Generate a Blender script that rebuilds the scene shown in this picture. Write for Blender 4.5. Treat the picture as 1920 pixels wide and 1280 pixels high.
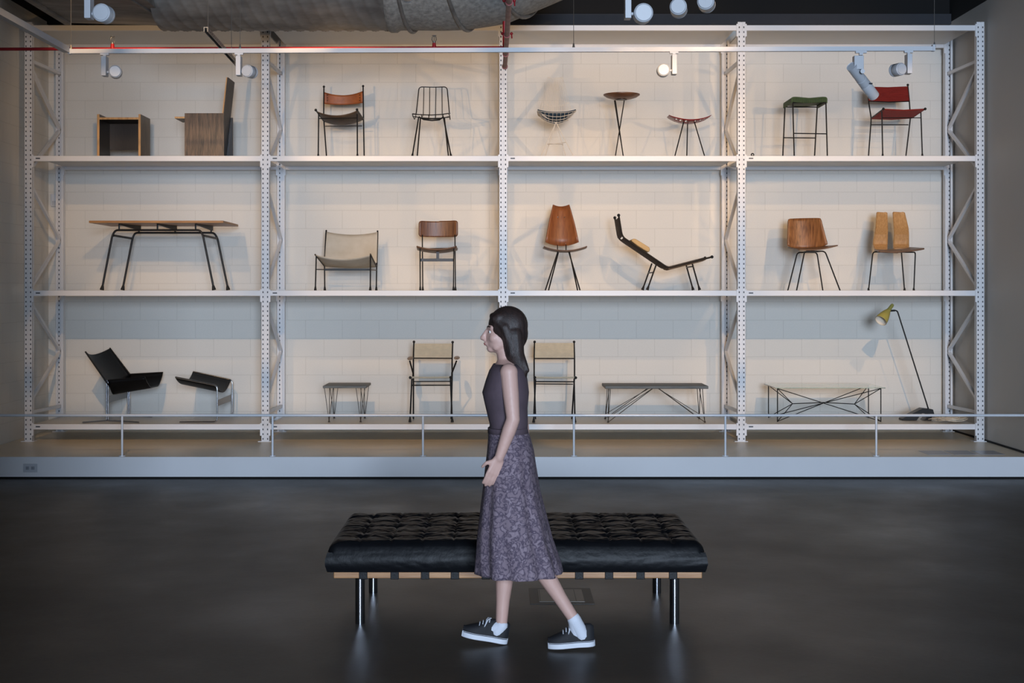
import bpy, bmesh, math, random
from mathutils import Vector, Matrix, noise
random.seed(7)
for o in list(bpy.data.objects): bpy.data.objects.remove(o)
S = bpy.context.scene
C = S.collection
PI = math.pi
# ---------------------------------------------------------------- camera
FPX, VX, VY, CZ = 2667.0, 939.0, 545.0, 1.82
cam = bpy.data.cameras.new('camera'); cam.sensor_width = 36.0; cam.lens = FPX/1920*36
cam.shift_x = (960-VX)/1920; cam.shift_y = -(640-VY)/1920
cam.clip_end = 100
camo = bpy.data.objects.new('camera', cam); C.objects.link(camo)
camo.location = (0, 0, CZ); camo.rotation_euler = (PI/2, 0, 0)
S.camera = camo
# ---------------------------------------------------------------- world, big lights, exposure
S.view_settings.view_transform = 'Standard'; S.view_settings.look = 'None'
S.view_settings.gamma = 1.0; S.view_settings.use_curve_mapping = False
S.view_settings.exposure = 0.0
w = bpy.data.worlds.new('world'); S.world = w; w.use_nodes = True
w.node_tree.nodes['Background'].inputs[0].default_value = (0.42, 0.56, 0.85, 1)
w.node_tree.nodes['Background'].inputs[1].default_value = 0.10
def area(name, loc, target, sx, sy, power, col):
    l = bpy.data.lights.new(name, 'AREA'); l.shape = 'RECTANGLE'; l.size = sx; l.size_y = sy
    l.energy = power; l.color = col
    o = bpy.data.objects.new(name, l); C.objects.link(o); o.location = loc
    o.rotation_euler = (Vector(target)-Vector(loc)).to_track_quat('-Z', 'Y').to_euler()
    return o
# daylight from the tall windows on the right behind the camera
area('window_daylight', (1.6, -9.0, 3.0), (0.9, 14.0, 1.6), 3.4, 3.6, 3450, (0.66, 0.80, 1.0))
WARM = (1.0, 0.62, 0.29)
def spot(loc, target, power, size=42, blend=0.55, rad=0.035, col=WARM, parent=None):
    l = bpy.data.lights.new('spot_beam', 'SPOT'); l.energy = power; l.color = col
    l.spot_size = math.radians(size); l.spot_blend = blend; l.shadow_soft_size = rad
    o = bpy.data.objects.new('spot_beam', l); C.objects.link(o); o.location = loc
    o.rotation_euler = (Vector(target)-Vector(loc)).to_track_quat('-Z', 'Y').to_euler()
    return o
# ceiling tracks outside the frame: one for the middle shelves, one for the bottom shelves
MID = [(-3.3, -3.9, .85), (-1.8, -1.2, 1.0), (1.9, 1.2, 1.0), (4.5, 3.8, 1.1)]      # x of lamp, x aimed, strength
LOW = [(-2.9, -3.8, .8), (-1.4, -1.2, 1.0), (1.6, 1.2, 1.0), (3.4, 3.7, 1.0)]
for lx, tx, p in MID: spot((lx, 10.1, 4.78), (tx, 16.3, 2.3), 245*p, 29, 0.6, 0.03)
for lx, tx, p in LOW: spot((lx, 7.9, 4.72), (tx, 15.9, 0.75), 770*p, 23, 0.7, 0.03)

# ================================================================ helpers
def W(px, py, Y): return Vector(((px-VX)/FPX*Y, Y, CZ-(py-VY)/FPX*Y))
def crop(x0, y0, s): return lambda x, y, Y: W(x0+x/s, y0+y/s, Y)
def lerp(a, b, t): return a*(1-t)+b*t
def srgb(r, g, b):
    f = lambda c: (c/255)/12.92 if c/255 <= 0.04045 else ((c/255+0.055)/1.055)**2.4
    return (f(r), f(g), f(b), 1)
def mat(name, col, rough=0.5, metal=0.0, var=0.0, scale=8.0, bump=0.0, bscale=60.0, col2=None, stretch=None, spec=0.5, coat=0.0, detail=5):
    m = bpy.data.materials.new(name); m.use_nodes = True
    nt = m.node_tree; N = nt.nodes; L = nt.links; b = N['Principled BSDF']
    b.inputs['Base Color'].default_value = col; b.inputs['Roughness'].default_value = rough
    b.inputs['Metallic'].default_value = metal; b.inputs['Specular IOR Level'].default_value = spec
    b.inputs['Coat Weight'].default_value = coat
    tc = N.new('ShaderNodeTexCoord'); mp = N.new('ShaderNodeMapping')
    L.new(tc.outputs['Object'], mp.inputs['Vector'])
    if stretch: mp.inputs['Scale'].default_value = stretch
    if var > 0 or col2:
        n = N.new('ShaderNodeTexNoise'); n.inputs['Scale'].default_value = scale; n.inputs['Detail'].default_value = detail
        L.new(mp.outputs[0], n.inputs['Vector'])
        r = N.new('ShaderNodeValToRGB'); r.color_ramp.elements[0].position = 0.32; r.color_ramp.elements[1].position = 0.68
        c2 = col2 if col2 else tuple(c*(1-var) for c in col[:3])+(1,)
        r.color_ramp.elements[0].color = c2; r.color_ramp.elements[1].color = col
        L.new(n.outputs['Fac'], r.inputs[0]); L.new(r.outputs[0], b.inputs['Base Color'])
    if bump > 0:
        n2 = N.new('ShaderNodeTexNoise'); n2.inputs['Scale'].default_value = bscale; n2.inputs['Detail'].default_value = 4
        L.new(mp.outputs[0], n2.inputs['Vector'])
        bp = N.new('ShaderNodeBump'); bp.inputs['Strength'].default_value = bump; bp.inputs['Distance'].default_value = 0.01
        L.new(n2.outputs['Fac'], bp.inputs['Height']); L.new(bp.outputs[0], b.inputs['Normal'])
    return m
def wood(name, c1, c2, stretch=(14, 14, 1.2), rough=0.42, scale=3.0):
    return mat(name, srgb(*c1), rough, 0, col2=srgb(*c2), scale=scale, stretch=stretch, bump=0.08, bscale=9, detail=7)
M = {}
M['white_steel'] = mat('white_steel', srgb(222, 222, 224), 0.38, 0, var=0.03, scale=3)
M['hole_shade_grey'] = mat('hole_shade_grey', srgb(70, 74, 82), 0.7, 0, var=0.05)
M['outlet_grey'] = mat('outlet_grey', srgb(172, 176, 184), 0.5, 0, var=0.05)
M['outlet_grey2'] = mat('outlet_grey2', srgb(140, 145, 154), 0.5, 0, var=0.05)
M['rail_white'] = mat('rail_white', srgb(212, 216, 222), 0.35, 0.1, var=0.03)
M['lamp_white'] = mat('lamp_white', srgb(182, 186, 192), 0.4, 0, var=0.03)
M['lamp_lens'] = mat('lamp_lens', srgb(235, 225, 200), 0.3, 0, var=0.02)
M['deck'] = mat('deck', srgb(205, 203, 198), 0.42, 0, var=0.04, scale=4)
M['tag_grey'] = mat('tag_grey', srgb(96, 102, 112), 0.5, 0, var=0.1)
M['tag_dark'] = mat('tag_dark', srgb(52, 56, 64), 0.5, 0, var=0.1)
M['black_metal'] = mat('black_metal', srgb(26, 24, 24), 0.42, 0.3, var=0.2, scale=20)
M['dark_bronze'] = mat('dark_bronze', srgb(38, 33, 30), 0.45, 0.3, var=0.2, scale=20)
M['rubber'] = mat('rubber', srgb(18, 17, 17), 0.7, 0, var=0.1)
M['chrome'] = mat('chrome', srgb(190, 192, 198), 0.16, 1.0, var=0.04)
M['plate_steel'] = mat('plate_steel', srgb(120, 120, 120), 0.35, 0.9, var=0.06)
M['zinc'] = mat('zinc', srgb(130, 128, 124), 0.4, 0.8, var=0.1)
M['ply_edge'] = wood('ply_edge', (216, 168, 112), (186, 138, 86))
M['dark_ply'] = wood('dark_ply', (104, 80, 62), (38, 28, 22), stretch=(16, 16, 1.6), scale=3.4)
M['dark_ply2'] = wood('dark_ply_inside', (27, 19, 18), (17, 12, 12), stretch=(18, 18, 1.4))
M['brown_ply'] = wood('brown_ply', (120, 104, 88), (84, 70, 58), stretch=(18, 18, 1.4))
M['walnut'] = wood('walnut', (124, 80, 46), (88, 52, 30), stretch=(16, 16, 1.6))
M['rosewood'] = wood('rosewood', (164, 108, 62), (108, 66, 36), stretch=(22, 22, 1.2))
M['teak'] = wood('teak', (148, 88, 48), (122, 68, 36), stretch=(14, 14, 1.5))
M['oak'] = wood('oak', (196, 150, 98), (172, 126, 78), stretch=(30, 30, 1.0), rough=.3)
M['seat_wood'] = wood('seat_wood', (122, 92, 70), (92, 66, 50), stretch=(3, 20, 20))
M['table_wood'] = wood('table_wood', (184, 134, 82), (150, 102, 60), stretch=(1.5, 20, 20))
M['grey_wood'] = wood('grey_wood', (136, 128, 116), (96, 90, 82), stretch=(1.5, 16, 16), rough=0.6)
M['tray_wood'] = wood('tray_wood', (128, 84, 54), (92, 58, 38), stretch=(2, 10, 10))
M['tan_leather'] = mat('tan_leather', srgb(168, 92, 42), 0.5, 0, col2=srgb(124, 62, 28), scale=9, bump=0.1, bscale=90)
M['brown_leather'] = mat('brown_leather', srgb(92, 74, 58), 0.55, 0, col2=srgb(66, 50, 40), scale=7, bump=0.1, bscale=90)
M['black_leather'] = mat('black_leather', srgb(11, 11, 13), 0.45, 0, var=0.25, scale=12, bump=0.12, bscale=120, spec=0.2)
M['bench_leather'] = mat('bench_leather', srgb(15, 16, 19), 0.42, 0, var=0.2, scale=10, bump=0.12, bscale=45, spec=0.12)
M['canvas'] = mat('canvas', srgb(208, 200, 186), 0.9, 0, col2=srgb(190, 180, 162), scale=5, bump=0.2, bscale=300)
M['cord_cream'] = mat('cord_cream', srgb(206, 193, 168), 0.8, 0, var=0.12, scale=20)
M['arm_wood'] = wood('arm_wood', (186, 156, 128), (150, 122, 98), stretch=(10, 2, 10))
M['pad_tan'] = mat('pad_tan', srgb(190, 160, 112), 0.7, 0, var=0.1, scale=10)
M['rope'] = mat('rope_brown', srgb(84, 66, 50), 0.85, 0, col2=srgb(58, 43, 34), scale=30)
M['rope_lit'] = mat('rope_seat', srgb(118, 98, 76), 0.85, 0, col2=srgb(92, 74, 58), scale=30)  # same rope as the back, its lit tone put into the colour
M['green_cord'] = mat('green_cord', srgb(84, 104, 66), 0.6, 0, var=0.3, scale=12, stretch=(1, 30, 30))
M['red_cord'] = mat('red_cord', srgb(146, 40, 32), 0.5, 0, var=0.45, scale=6, stretch=(1, 30, 60))
M['red_enamel'] = mat('red_enamel', srgb(142, 26, 32), 0.3, 0, var=0.15, scale=10)
M['blue_pad'] = mat('blue_pad', srgb(34, 58, 78), 0.8, 0, var=0.15, scale=10)
M['wire_white'] = mat('wire_white', srgb(226, 218, 206), 0.4, 0, var=0.03)
M['yellow_enamel'] = mat('yellow_enamel', srgb(168, 160, 84), 0.4, 0, var=0.08)
M['shade_inside'] = mat('shade_inside', srgb(232, 222, 206), 0.5, 0, var=0.03)
M['red_pipe'] = mat('red_pipe', srgb(150, 22, 30), 0.4, 0, var=0.1)
M['pink_pipe'] = mat('pink_pipe', srgb(172, 118, 110), 0.55, 0, col2=srgb(146, 84, 80), scale=6)  # mottled pink over the whole main pipe
M['skin'] = mat('skin', srgb(190, 154, 142), 0.5, 0, var=0.06, scale=10)
M['lips'] = mat('lips', srgb(168, 96, 92), 0.4, 0, var=0.05)
M['eye_white'] = mat('eye_white', srgb(225, 222, 218), 0.25, 0, var=0.02)
M['iris'] = mat('iris', srgb(50, 34, 26), 0.2, 0, var=0.02)
M['hair'] = mat('hair', srgb(50, 36, 32), 0.5, 0, col2=srgb(28, 20, 18), scale=4, stretch=(22, 22, 2), bump=0.3, bscale=22)
M['dark_top'] = mat('dark_top', srgb(84, 70, 78), 0.85, 0, var=0.2, scale=12, bump=0.15, bscale=40)
M['shoe_black'] = mat('shoe_black', srgb(15, 16, 22), 0.75, 0, var=0.15, scale=20, bump=0.1, bscale=200)
M['shoe_white'] = mat('shoe_white', srgb(194, 198, 206), 0.5, 0, var=0.05)
M['sock'] = mat('sock', srgb(198, 202, 212), 0.9, 0, var=0.05, bump=0.2, bscale=200)
M['daybed_wood'] = wood('daybed_wood', (166, 122, 78), (138, 96, 58), stretch=(1.2, 14, 14))
M['vinyl_clear'] = mat('floor_labels', srgb(150, 151, 158), 0.28, 0, var=0.05)
M['cable_cream'] = mat('cable_cream', srgb(212, 198, 176), 0.5, 0, var=0.08)
M['duct_metal'] = mat('duct_metal', srgb(138, 134, 128), 0.55, 0.35, col2=srgb(98, 94, 90), scale=2.5, stretch=(1, 3, 3), bump=0.15, bscale=20)
M['duct_wrap'] = mat('duct_wrap', srgb(158, 156, 150), 0.6, 0.15, col2=srgb(122, 120, 116), scale=26, bump=0.5, bscale=70)
M['black_paint'] = mat('black_paint', srgb(14, 14, 15), 0.9, 0, var=0.1)
M['dark_grey_beam'] = mat('dark_grey_beam', srgb(50, 52, 58), 0.8, 0, var=0.1)
M['box_frame'] = mat('box_frame', srgb(30, 29, 28), 0.5, 0.3, var=0.1)
M['box_lid'] = mat('box_lid', srgb(98, 94, 88), 0.45, 0.5, var=0.12, scale=10)
# glass
g = bpy.data.materials.new('clear_glass'); g.use_nodes = True
gb = g.node_tree.nodes['Principled BSDF']; gb.inputs['Transmission Weight'].default_value = 1
gb.inputs['Roughness'].default_value = 0.0; gb.inputs['IOR'].default_value = 1.45
gb.inputs['Base Color'].default_value = srgb(214, 236, 226)
M['glass'] = g

class MB:
    def __init__(s): s.bm = bmesh.new()
    def box(s, a, b):
        a, b = Vector(a), Vector(b)
        m = Matrix.Translation((a+b)/2) @ Matrix.Diagonal((abs(b.x-a.x), abs(b.y-a.y), abs(b.z-a.z), 1))
        bmesh.ops.create_cube(s.bm, size=1, matrix=m); return s
    def bar(s, p, q, w, h, up=(0, 0, 1)):      # rectangular bar from p to q
        p, q = Vector(p), Vector(q); d = q-p
        z = d.normalized(); x = Vector(up).cross(z)
        if x.length < 1e-4: x = Vector((1, 0, 0)).cross(z)
        x.normalize(); y = z.cross(x)
        R = Matrix((x, y, z)).transposed().to_4x4()
        m = Matrix.Translation((p+q)/2) @ R @ Matrix.Diagonal((w, h, d.length, 1))
        bmesh.ops.create_cube(s.bm, size=1, matrix=m); return s
    def tube(s, pts, r, seg=8, closed=False):
        pts = [Vector(p) for p in pts]; n = len(pts)
        rr = r if isinstance(r, (list, tuple)) else [r]*n
        ts = []
        for i in range(n):
            a = pts[(i-1) % n] if (closed or i > 0) else pts[i]
            b = pts[(i+1) % n] if (closed or i < n-1) else pts[i]
            t = (b-a); ts.append(t.normalized() if t.length > 1e-9 else Vector((0, 0, 1)))
        ref = Vector((0, 0, 1)) if abs(ts[0].z) < 0.9 else Vector((1, 0, 0))
        x = ref.cross(ts[0]).normalized(); rings = []
        for i in range(n):
            x = (x-ts[i]*x.dot(ts[i]))
            if x.length < 1e-6: x = Vector((1, 0, 0)).cross(ts[i])
            x.normalize(); y = ts[i].cross(x)
            rings.append([s.bm.verts.new(pts[i]+(x*math.cos(2*PI*k/seg)+y*math.sin(2*PI*k/seg))*rr[i]) for k in range(seg)])
        m = n if closed else n-1
        for i in range(m):
            A, B = rings[i], rings[(i+1) % n]
            for k in range(seg): s.bm.faces.new((A[k], A[(k+1) % seg], B[(k+1) % seg], B[k]))
        if not closed:
            s.bm.faces.new(rings[0][::-1]); s.bm.faces.new(rings[-1])
        return s
    def ball(s, c, r, seg=12, scale=(1, 1, 1), rot=None):
        m = Matrix.Translation(Vector(c)) @ (rot.to_4x4() if rot else Matrix.Identity(4)) @ Matrix.Diagonal((scale[0], scale[1], scale[2], 1))
        bmesh.ops.create_uvsphere(s.bm, u_segments=seg, v_segments=max(6, seg*2//3), radius=r, matrix=m); return s
    def sheet(s, grid, skip=None):
        vs = [[s.bm.verts.new(Vector(p)) for p in row] for row in grid]
        for i in range(len(vs)-1):
            for j in range(len(vs[0])-1):
                if skip and skip(i, j): continue
                s.bm.faces.new((vs[i][j], vs[i][j+1], vs[i+1][j+1], vs[i+1][j]))
        return s
    def lathe(s, origin, axis, prof, seg=24, cap=False):
        origin = Vector(origin); z = Vector(axis).normalized()
        x = (Vector((0, 0, 1)) if abs(z.z) < 0.9 else Vector((1, 0, 0))).cross(z).normalized(); y = z.cross(x)
        rings = []
        for r, h in prof:
            rings.append([s.bm.verts.new(origin+z*h+(x*math.cos(2*PI*k/seg)+y*math.sin(2*PI*k/seg))*max(r, 1e-4)) for k in range(seg)])
        for A, B in zip(rings, rings[1:]):
            for k in range(seg): s.bm.faces.new((A[k], A[(k+1) % seg], B[(k+1) % seg], B[k]))
        if cap: s.bm.faces.new(rings[0][::-1]); s.bm.faces.new(rings[-1])
        return s
    def prism(s, pts, vec):        # polygon pts extruded by vec
        vec = Vector(vec)
        a = [s.bm.verts.new(Vector(p)) for p in pts]; b = [s.bm.verts.new(Vector(p)+vec) for p in pts]; n = len(a)
        s.bm.faces.new(a); s.bm.faces.new(b[::-1])
        for i in range(n): s.bm.faces.new((a[i], b[i], b[(i+1) % n], a[(i+1) % n]))
        return s
def fillet(pts, r, n=5):
    pts = [Vector(p) for p in pts]; out = [pts[0]]
    for i in range(1, len(pts)-1):
        a, b, c = pts[i-1], pts[i], pts[i+1]
        ra = min(r, (a-b).length*0.45, (c-b).length*0.45)
        p = b+(a-b).normalized()*ra; q = b+(c-b).normalized()*ra
        for k in range(n+1):
            t = k/n; out.append(p*(1-t)**2+b*2*t*(1-t)+q*t*t)
    out.append(pts[-1]); return out
def root_of(o):
    while o.parent: o = o.parent
    return o
def thing(name, label, cat, loc, group=None):
    o = bpy.data.objects.new(name, None); C.objects.link(o); o.location = Vector(loc); o.empty_display_size = 0.05
    o['label'] = label; o['category'] = cat
    if group: o['group'] = group
    return o
def part(name, mb, m, parent=None, label=None, thick=0, bevel=0, smooth=True, mods=None):
    bm = mb.bm
    off = Vector(root_of(parent).location) if parent else Vector((0, 0, 0))
    if parent is None:                      # top-level mesh: origin at the middle of its base
        xs = [v.co for v in bm.verts]
        off = Vector(((min(v.x for v in xs)+max(v.x for v in xs))/2, (min(v.y for v in xs)+max(v.y for v in xs))/2, min(v.z for v in xs)))
    bmesh.ops.translate(bm, vec=-off, verts=bm.verts)
    bmesh.ops.recalc_face_normals(bm, faces=bm.faces)
    me = bpy.data.meshes.new(name); bm.to_mesh(me); bm.free()
    for p in me.polygons: p.use_smooth = smooth
    if smooth and not mods: me.set_sharp_from_angle(angle=math.radians(40))
    o = bpy.data.objects.new(name, me); C.objects.link(o)
    for mm in (m if isinstance(m, (list, tuple)) else [m]): me.materials.append(M[mm] if isinstance(mm, str) else mm)
    if parent: o.parent = parent
    else: o.location = off
    if label: o['label'] = label
    if thick: md = o.modifiers.new('s', 'SOLIDIFY'); md.thickness = thick; md.offset = 0
    if bevel: md = o.modifiers.new('b', 'BEVEL'); md.width = bevel; md.segments = 2; md.limit_method = 'ANGLE'
    return o
def tag(o, label, cat, group=None):
    o['label'] = label; o['category'] = cat
    if group: o['group'] = group
    return o
def struct(name, mb, m, **k):
    o = part(name, mb, m, smooth=False, **k); o['kind'] = 'structure'; return o
def dup(root, label, group=None, loc=None):
    def cp(o, par):
        c = o.copy(); C.objects.link(c); c.parent = par
        for ch in o.children: cp(ch, c)
        return c
    r = cp(root, None); r['label'] = label
    if group: r['group'] = group
    if loc is not None: r.location = Vector(loc)
    return r

# ================================================================ the room
WX0, WX1, WY, TOPZ, CEIL = -5.23, 5.19, 16.45, 4.92, 6.3
PZ = 0.21; PY0 = 13.80
def brick_mat(name, col, mortar, bumpk=1):
    m = bpy.data.materials.new(name); m.use_nodes = True; nt = m.node_tree; N = nt.nodes; L = nt.links; b = N['Principled BSDF']
    b.inputs['Roughness'].default_value = 0.75
    tc = N.new('ShaderNodeTexCoord'); sep = N.new('ShaderNodeSeparateXYZ'); add = N.new('ShaderNodeMath'); add.operation = 'ADD'
    cmb = N.new('ShaderNodeCombineXYZ'); L.new(tc.outputs['Object'], sep.inputs[0])
    L.new(sep.outputs[0], add.inputs[0]); L.new(sep.outputs[1], add.inputs[1])
    L.new(add.outputs[0], cmb.inputs[0]); L.new(sep.outputs[2], cmb.inputs[1])
    br = N.new('ShaderNodeTexBrick'); br.offset = 0.5
    br.inputs['Scale'].default_value = 1; br.inputs['Brick Width'].default_value = 0.425; br.inputs['Row Height'].default_value = 0.2115
    br.inputs['Mortar Size'].default_value = 0.0035; br.inputs['Mortar Smooth'].default_value = 0.6
    br.inputs['Color1'].default_value = col; br.inputs['Color2'].default_value = tuple(c*0.985 for c in col[:3])+(1,)
    br.inputs['Mortar'].default_value = mortar
    L.new(cmb.outputs[0], br.inputs['Vector']); 
    n = N.new('ShaderNodeTexNoise'); n.inputs['Scale'].default_value = 90; n.inputs['Detail'].default_value = 4
    L.new(tc.outputs['Object'], n.inputs['Vector'])
    mx = N.new('ShaderNodeMix'); mx.data_type = 'RGBA'; mx.blend_type = 'MULTIPLY'; mx.inputs[0].default_value = 0.12
    L.new(br.outputs['Color'], mx.inputs[6]); L.new(n.outputs['Fac'], mx.inputs[7]); L.new(mx.outputs[2], b.inputs['Base Color'])
    ml = N.new('ShaderNodeMath'); ml.operation = 'MULTIPLY_ADD'; ml.inputs[1].default_value = -1.0
    L.new(br.outputs['Fac'], ml.inputs[0]); m2 = N.new('ShaderNodeMath'); m2.operation = 'MULTIPLY'; m2.inputs[1].default_value = 0.35
    L.new(n.outputs['Fac'], m2.inputs[0]); L.new(m2.outputs[0], ml.inputs[2])
    bp = N.new('ShaderNodeBump'); bp.inputs['Strength'].default_value = 0.3; bp.inputs['Distance'].default_value = 0.003
    L.new(ml.outputs[0], bp.inputs['Height']); L.new(bp.outputs[0], b.inputs['Normal'])
    return m
M['block_wall'] = brick_mat('block_wall', srgb(226, 222, 214), srgb(209, 205, 197))
M['plain_wall'] = mat('plain_wall', srgb(190, 186, 180), 0.6, 0, var=0.04, scale=1.2)
M['platform_top'] = mat('platform_top', srgb(232, 218, 194), 0.34, 0, var=0.06, scale=2)
M['platform_face'] = mat('platform_face', srgb(206, 208, 212), 0.45, 0, var=0.04, scale=2)
# concrete floor
m = bpy.data.materials.new('concrete_floor'); m.use_nodes = True; nt = m.node_tree; N = nt.nodes; L = nt.links; b = N['Principled BSDF']
tc = N.new('ShaderNodeTexCoord')
n1 = N.new('ShaderNodeTexNoise'); n1.inputs['Scale'].default_value = 0.8; n1.inputs['Detail'].default_value = 8; n1.inputs['Roughness'].default_value = 0.62
n2 = N.new('ShaderNodeTexNoise'); n2.inputs['Scale'].default_value = 26; n2.inputs['Detail'].default_value = 6
n3 = N.new('ShaderNodeTexNoise'); n3.inputs['Scale'].default_value = 7; n3.inputs['Detail'].default_value = 2
for n in (n1, n2, n3): L.new(tc.outputs['Object'], n.inputs['Vector'])
r1 = N.new('ShaderNodeValToRGB'); r1.color_ramp.elements[0].position = 0.35; r1.color_ramp.elements[1].position = 0.7
r1.color_ramp.elements[0].color = srgb(40, 37, 33); r1.color_ramp.elements[1].color = srgb(64, 59, 53)
mx = N.new('ShaderNodeMix'); mx.data_type = 'RGBA'; mx.blend_type = 'MULTIPLY'; mx.inputs[0].default_value = 0.4
L.new(n1.outputs['Fac'], r1.inputs[0]); L.new(r1.outputs[0], mx.inputs[6]); L.new(n2.outputs['Fac'], mx.inputs[7])
r3 = N.new('ShaderNodeValToRGB'); r3.color_ramp.elements[0].position = 0.235; r3.color_ramp.elements[1].position = 0.255
r3.color_ramp.elements[0].color = (0.25, 0.25, 0.25, 1); r3.color_ramp.elements[1].color = (1, 1, 1, 1)
L.new(n3.outputs['Fac'], r3.inputs[0])
mx2 = N.new('ShaderNodeMix'); mx2.data_type = 'RGBA'; mx2.blend_type = 'MULTIPLY'; mx2.inputs[0].default_value = 0.8
L.new(mx.outputs[2], mx2.inputs[6]); L.new(r3.outputs[0], mx2.inputs[7]); L.new(mx2.outputs[2], b.inputs['Base Color'])
rr = N.new('ShaderNodeMapRange'); rr.inputs[1].default_value = 0.3; rr.inputs[2].default_value = 0.7; rr.inputs[3].default_value = 0.33; rr.inputs[4].default_value = 0.5
L.new(n1.outputs['Fac'], rr.inputs[0]); L.new(rr.outputs[0], b.inputs['Roughness'])
bp = N.new('ShaderNodeBump'); bp.inputs['Strength'].default_value = 0.06; bp.inputs['Distance'].default_value = 0.01
L.new(n2.outputs['Fac'], bp.inputs['Height']); L.new(bp.outputs[0], b.inputs['Normal'])
b.inputs['Specular IOR Level'].default_value = 0.3
M['concrete'] = m
struct('floor', MB().box((WX0-1.2, -4, -0.1), (WX1+1.2, WY, 0)), 'concrete')
struct('ceiling', MB().box((WX0-1.2, 3, CEIL), (WX1+1.2, WY+0.2, CEIL+0.1)), 'black_paint')
struct('wall_back', MB().box((WX0-0.1, WY, 0), (WX1+0.1, WY+0.2, TOPZ)), 'block_wall')
struct('wall_back_upper', MB().box((WX0-0.1, WY, TOPZ), (WX1+0.1, WY+0.2, CEIL)), 'black_paint')
struct('wall_left', MB().box((WX0-0.2, 3, 0), (WX0, WY, TOPZ)), 'block_wall')
struct('wall_left_upper', MB().box((WX0-0.2, 3, TOPZ), (WX0, WY, CEIL)), 'black_paint')
struct('wall_daylight_blocker', MB().box((-9, 5, 0), (-2.0, 5.15, CEIL)), 'plain_wall')  # added unseen wall that keeps daylight off the left corner
struct('wall_right', MB().box((WX1, 3, 0), (WX1+0.2, WY, TOPZ)), 'plain_wall')
struct('wall_right_upper', MB().box((WX1, 3, TOPZ), (WX1+0.2, WY, CEIL)), 'black_paint')
struct('trim_1', MB().box((WX0, WY-0.06, TOPZ-0.03), (WX1, WY, TOPZ+0.09)), 'dark_grey_beam')  # dark grey beam where the back wall meets its upper part
struct('baseboard_right', MB().box((WX1-0.008, PY0, PZ), (WX1, WY, PZ+0.02)), 'black_paint')
pf = thing('display_platform', 'long low platform with a pale grey top and white front under the whole rack', 'platform', (0, PY0, 0))
part('platform_top', MB().box((WX0+.002, PY0, PZ-0.02), (WX1-0.010, WY-.002, PZ)), 'platform_top', pf, smooth=False)
part('front_board', MB().box((WX0+.002, PY0-0.012, 0.018), (WX1-.002, PY0, PZ)), 'platform_face', pf, smooth=False)
part('toe_kick', MB().box((WX0+.002, PY0+0.01, 0), (WX1-.002, PY0+0.05, 0.018)), 'black_paint', pf, smooth=False)

# ================================================================ pallet rack
YF, YR = 15.19, 16.26            # front and rear planes of the posts
PXC = [-5.046, -2.515, 0.026, 2.571, 5.122]
PW = 0.086
DECKS = [0.396, 1.823, 3.261, 4.656]
BH = 0.057
PTOP = 4.69
def holed_strip(mb, x0, x1, y, z0, z1, pitch=0.0505, hw=0.011, hh=0.019):
    xm = (x0+x1)/2; n = int((z1-z0)/pitch)
    X = [x0, xm-hw/2, xm+hw/2, x1]
    Zs = [z0]
    for i in range(n):
        a = z0+pitch*(i+0.5); Zs += [a-hh/2, a+hh/2]
    Zs.append(z1)
    vs = [[mb.bm.verts.new((x, y, z)) for x in X] for z in Zs]
    for i in range(len(Zs)-1):
        for j in range(3):
            if j == 1 and i % 2 == 1: continue
            mb.bm.faces.new((vs[i][j], vs[i][j+1], vs[i+1][j+1], vs[i+1][j]))
def post_mesh(xc, y, front=True):
    mb = MB(); x0, x1 = xc-PW/2, xc+PW/2; D = 0.062
    z0, z1 = PZ+0.004, PTOP
    if front:
        holed_strip(mb, x0, xc-0.006, y, z0, z1); holed_strip(mb, xc+0.006, x1, y, z0, z1)
        mb.box((xc-0.006, y+0.006, z0), (xc+0.006, y+0.009, z1))
        mb.box((xc-0.0075, y, z0), (xc-0.006, y+0.008, z1)); mb.box((xc+0.006, y, z0), (xc+0.0075, y+0.008, z1))
        mb.box((x0, y, z0), (x0+0.002, y+D, z1)); mb.box((x1-0.002, y, z0), (x1, y+D, z1))
        pass
    else:                       # rear post: open channel facing the front, holed web behind
        D = 0.075
        mb.box((x0, y, z0), (x0+0.024, y+0.002, z1)); mb.box((x1-0.024, y, z0), (x1, y+0.002, z1))
        mb.box((x0, y, z0), (x0+0.002, y+D, z1)); mb.box((x1-0.002, y, z0), (x1, y+D, z1))
        holed_strip(mb, x0, xc, y+D-0.02, z0, z1); holed_strip(mb, xc, x1, y+D-0.02, z0, z1)
        mb.box((x0, y+D, z0), (x1, y+D+0.002, z1))
    return mb
side_words = ['leftmost upright frame of the white pallet rack, beside the block wall', 'white upright frame between the first and second rack bays',
              'white upright frame at the middle of the rack', 'white upright frame between the third and fourth rack bays',
              'rightmost upright frame of the white pallet rack, beside the plain grey wall']
NODES = [('f', 4.285, 'r', 4.305), ('f', 4.235, 'r', 3.66), ('r', 3.66, 'f', 3.12), ('f', 2.97, 'r', 2.40), ('r', 2.40, 'f', 1.84),
         ('f', 1.70, 'r', 1.13), ('r', 1.13, 'f', 0.63), ('f', 0.52, 'r', 0.50)]
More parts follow.
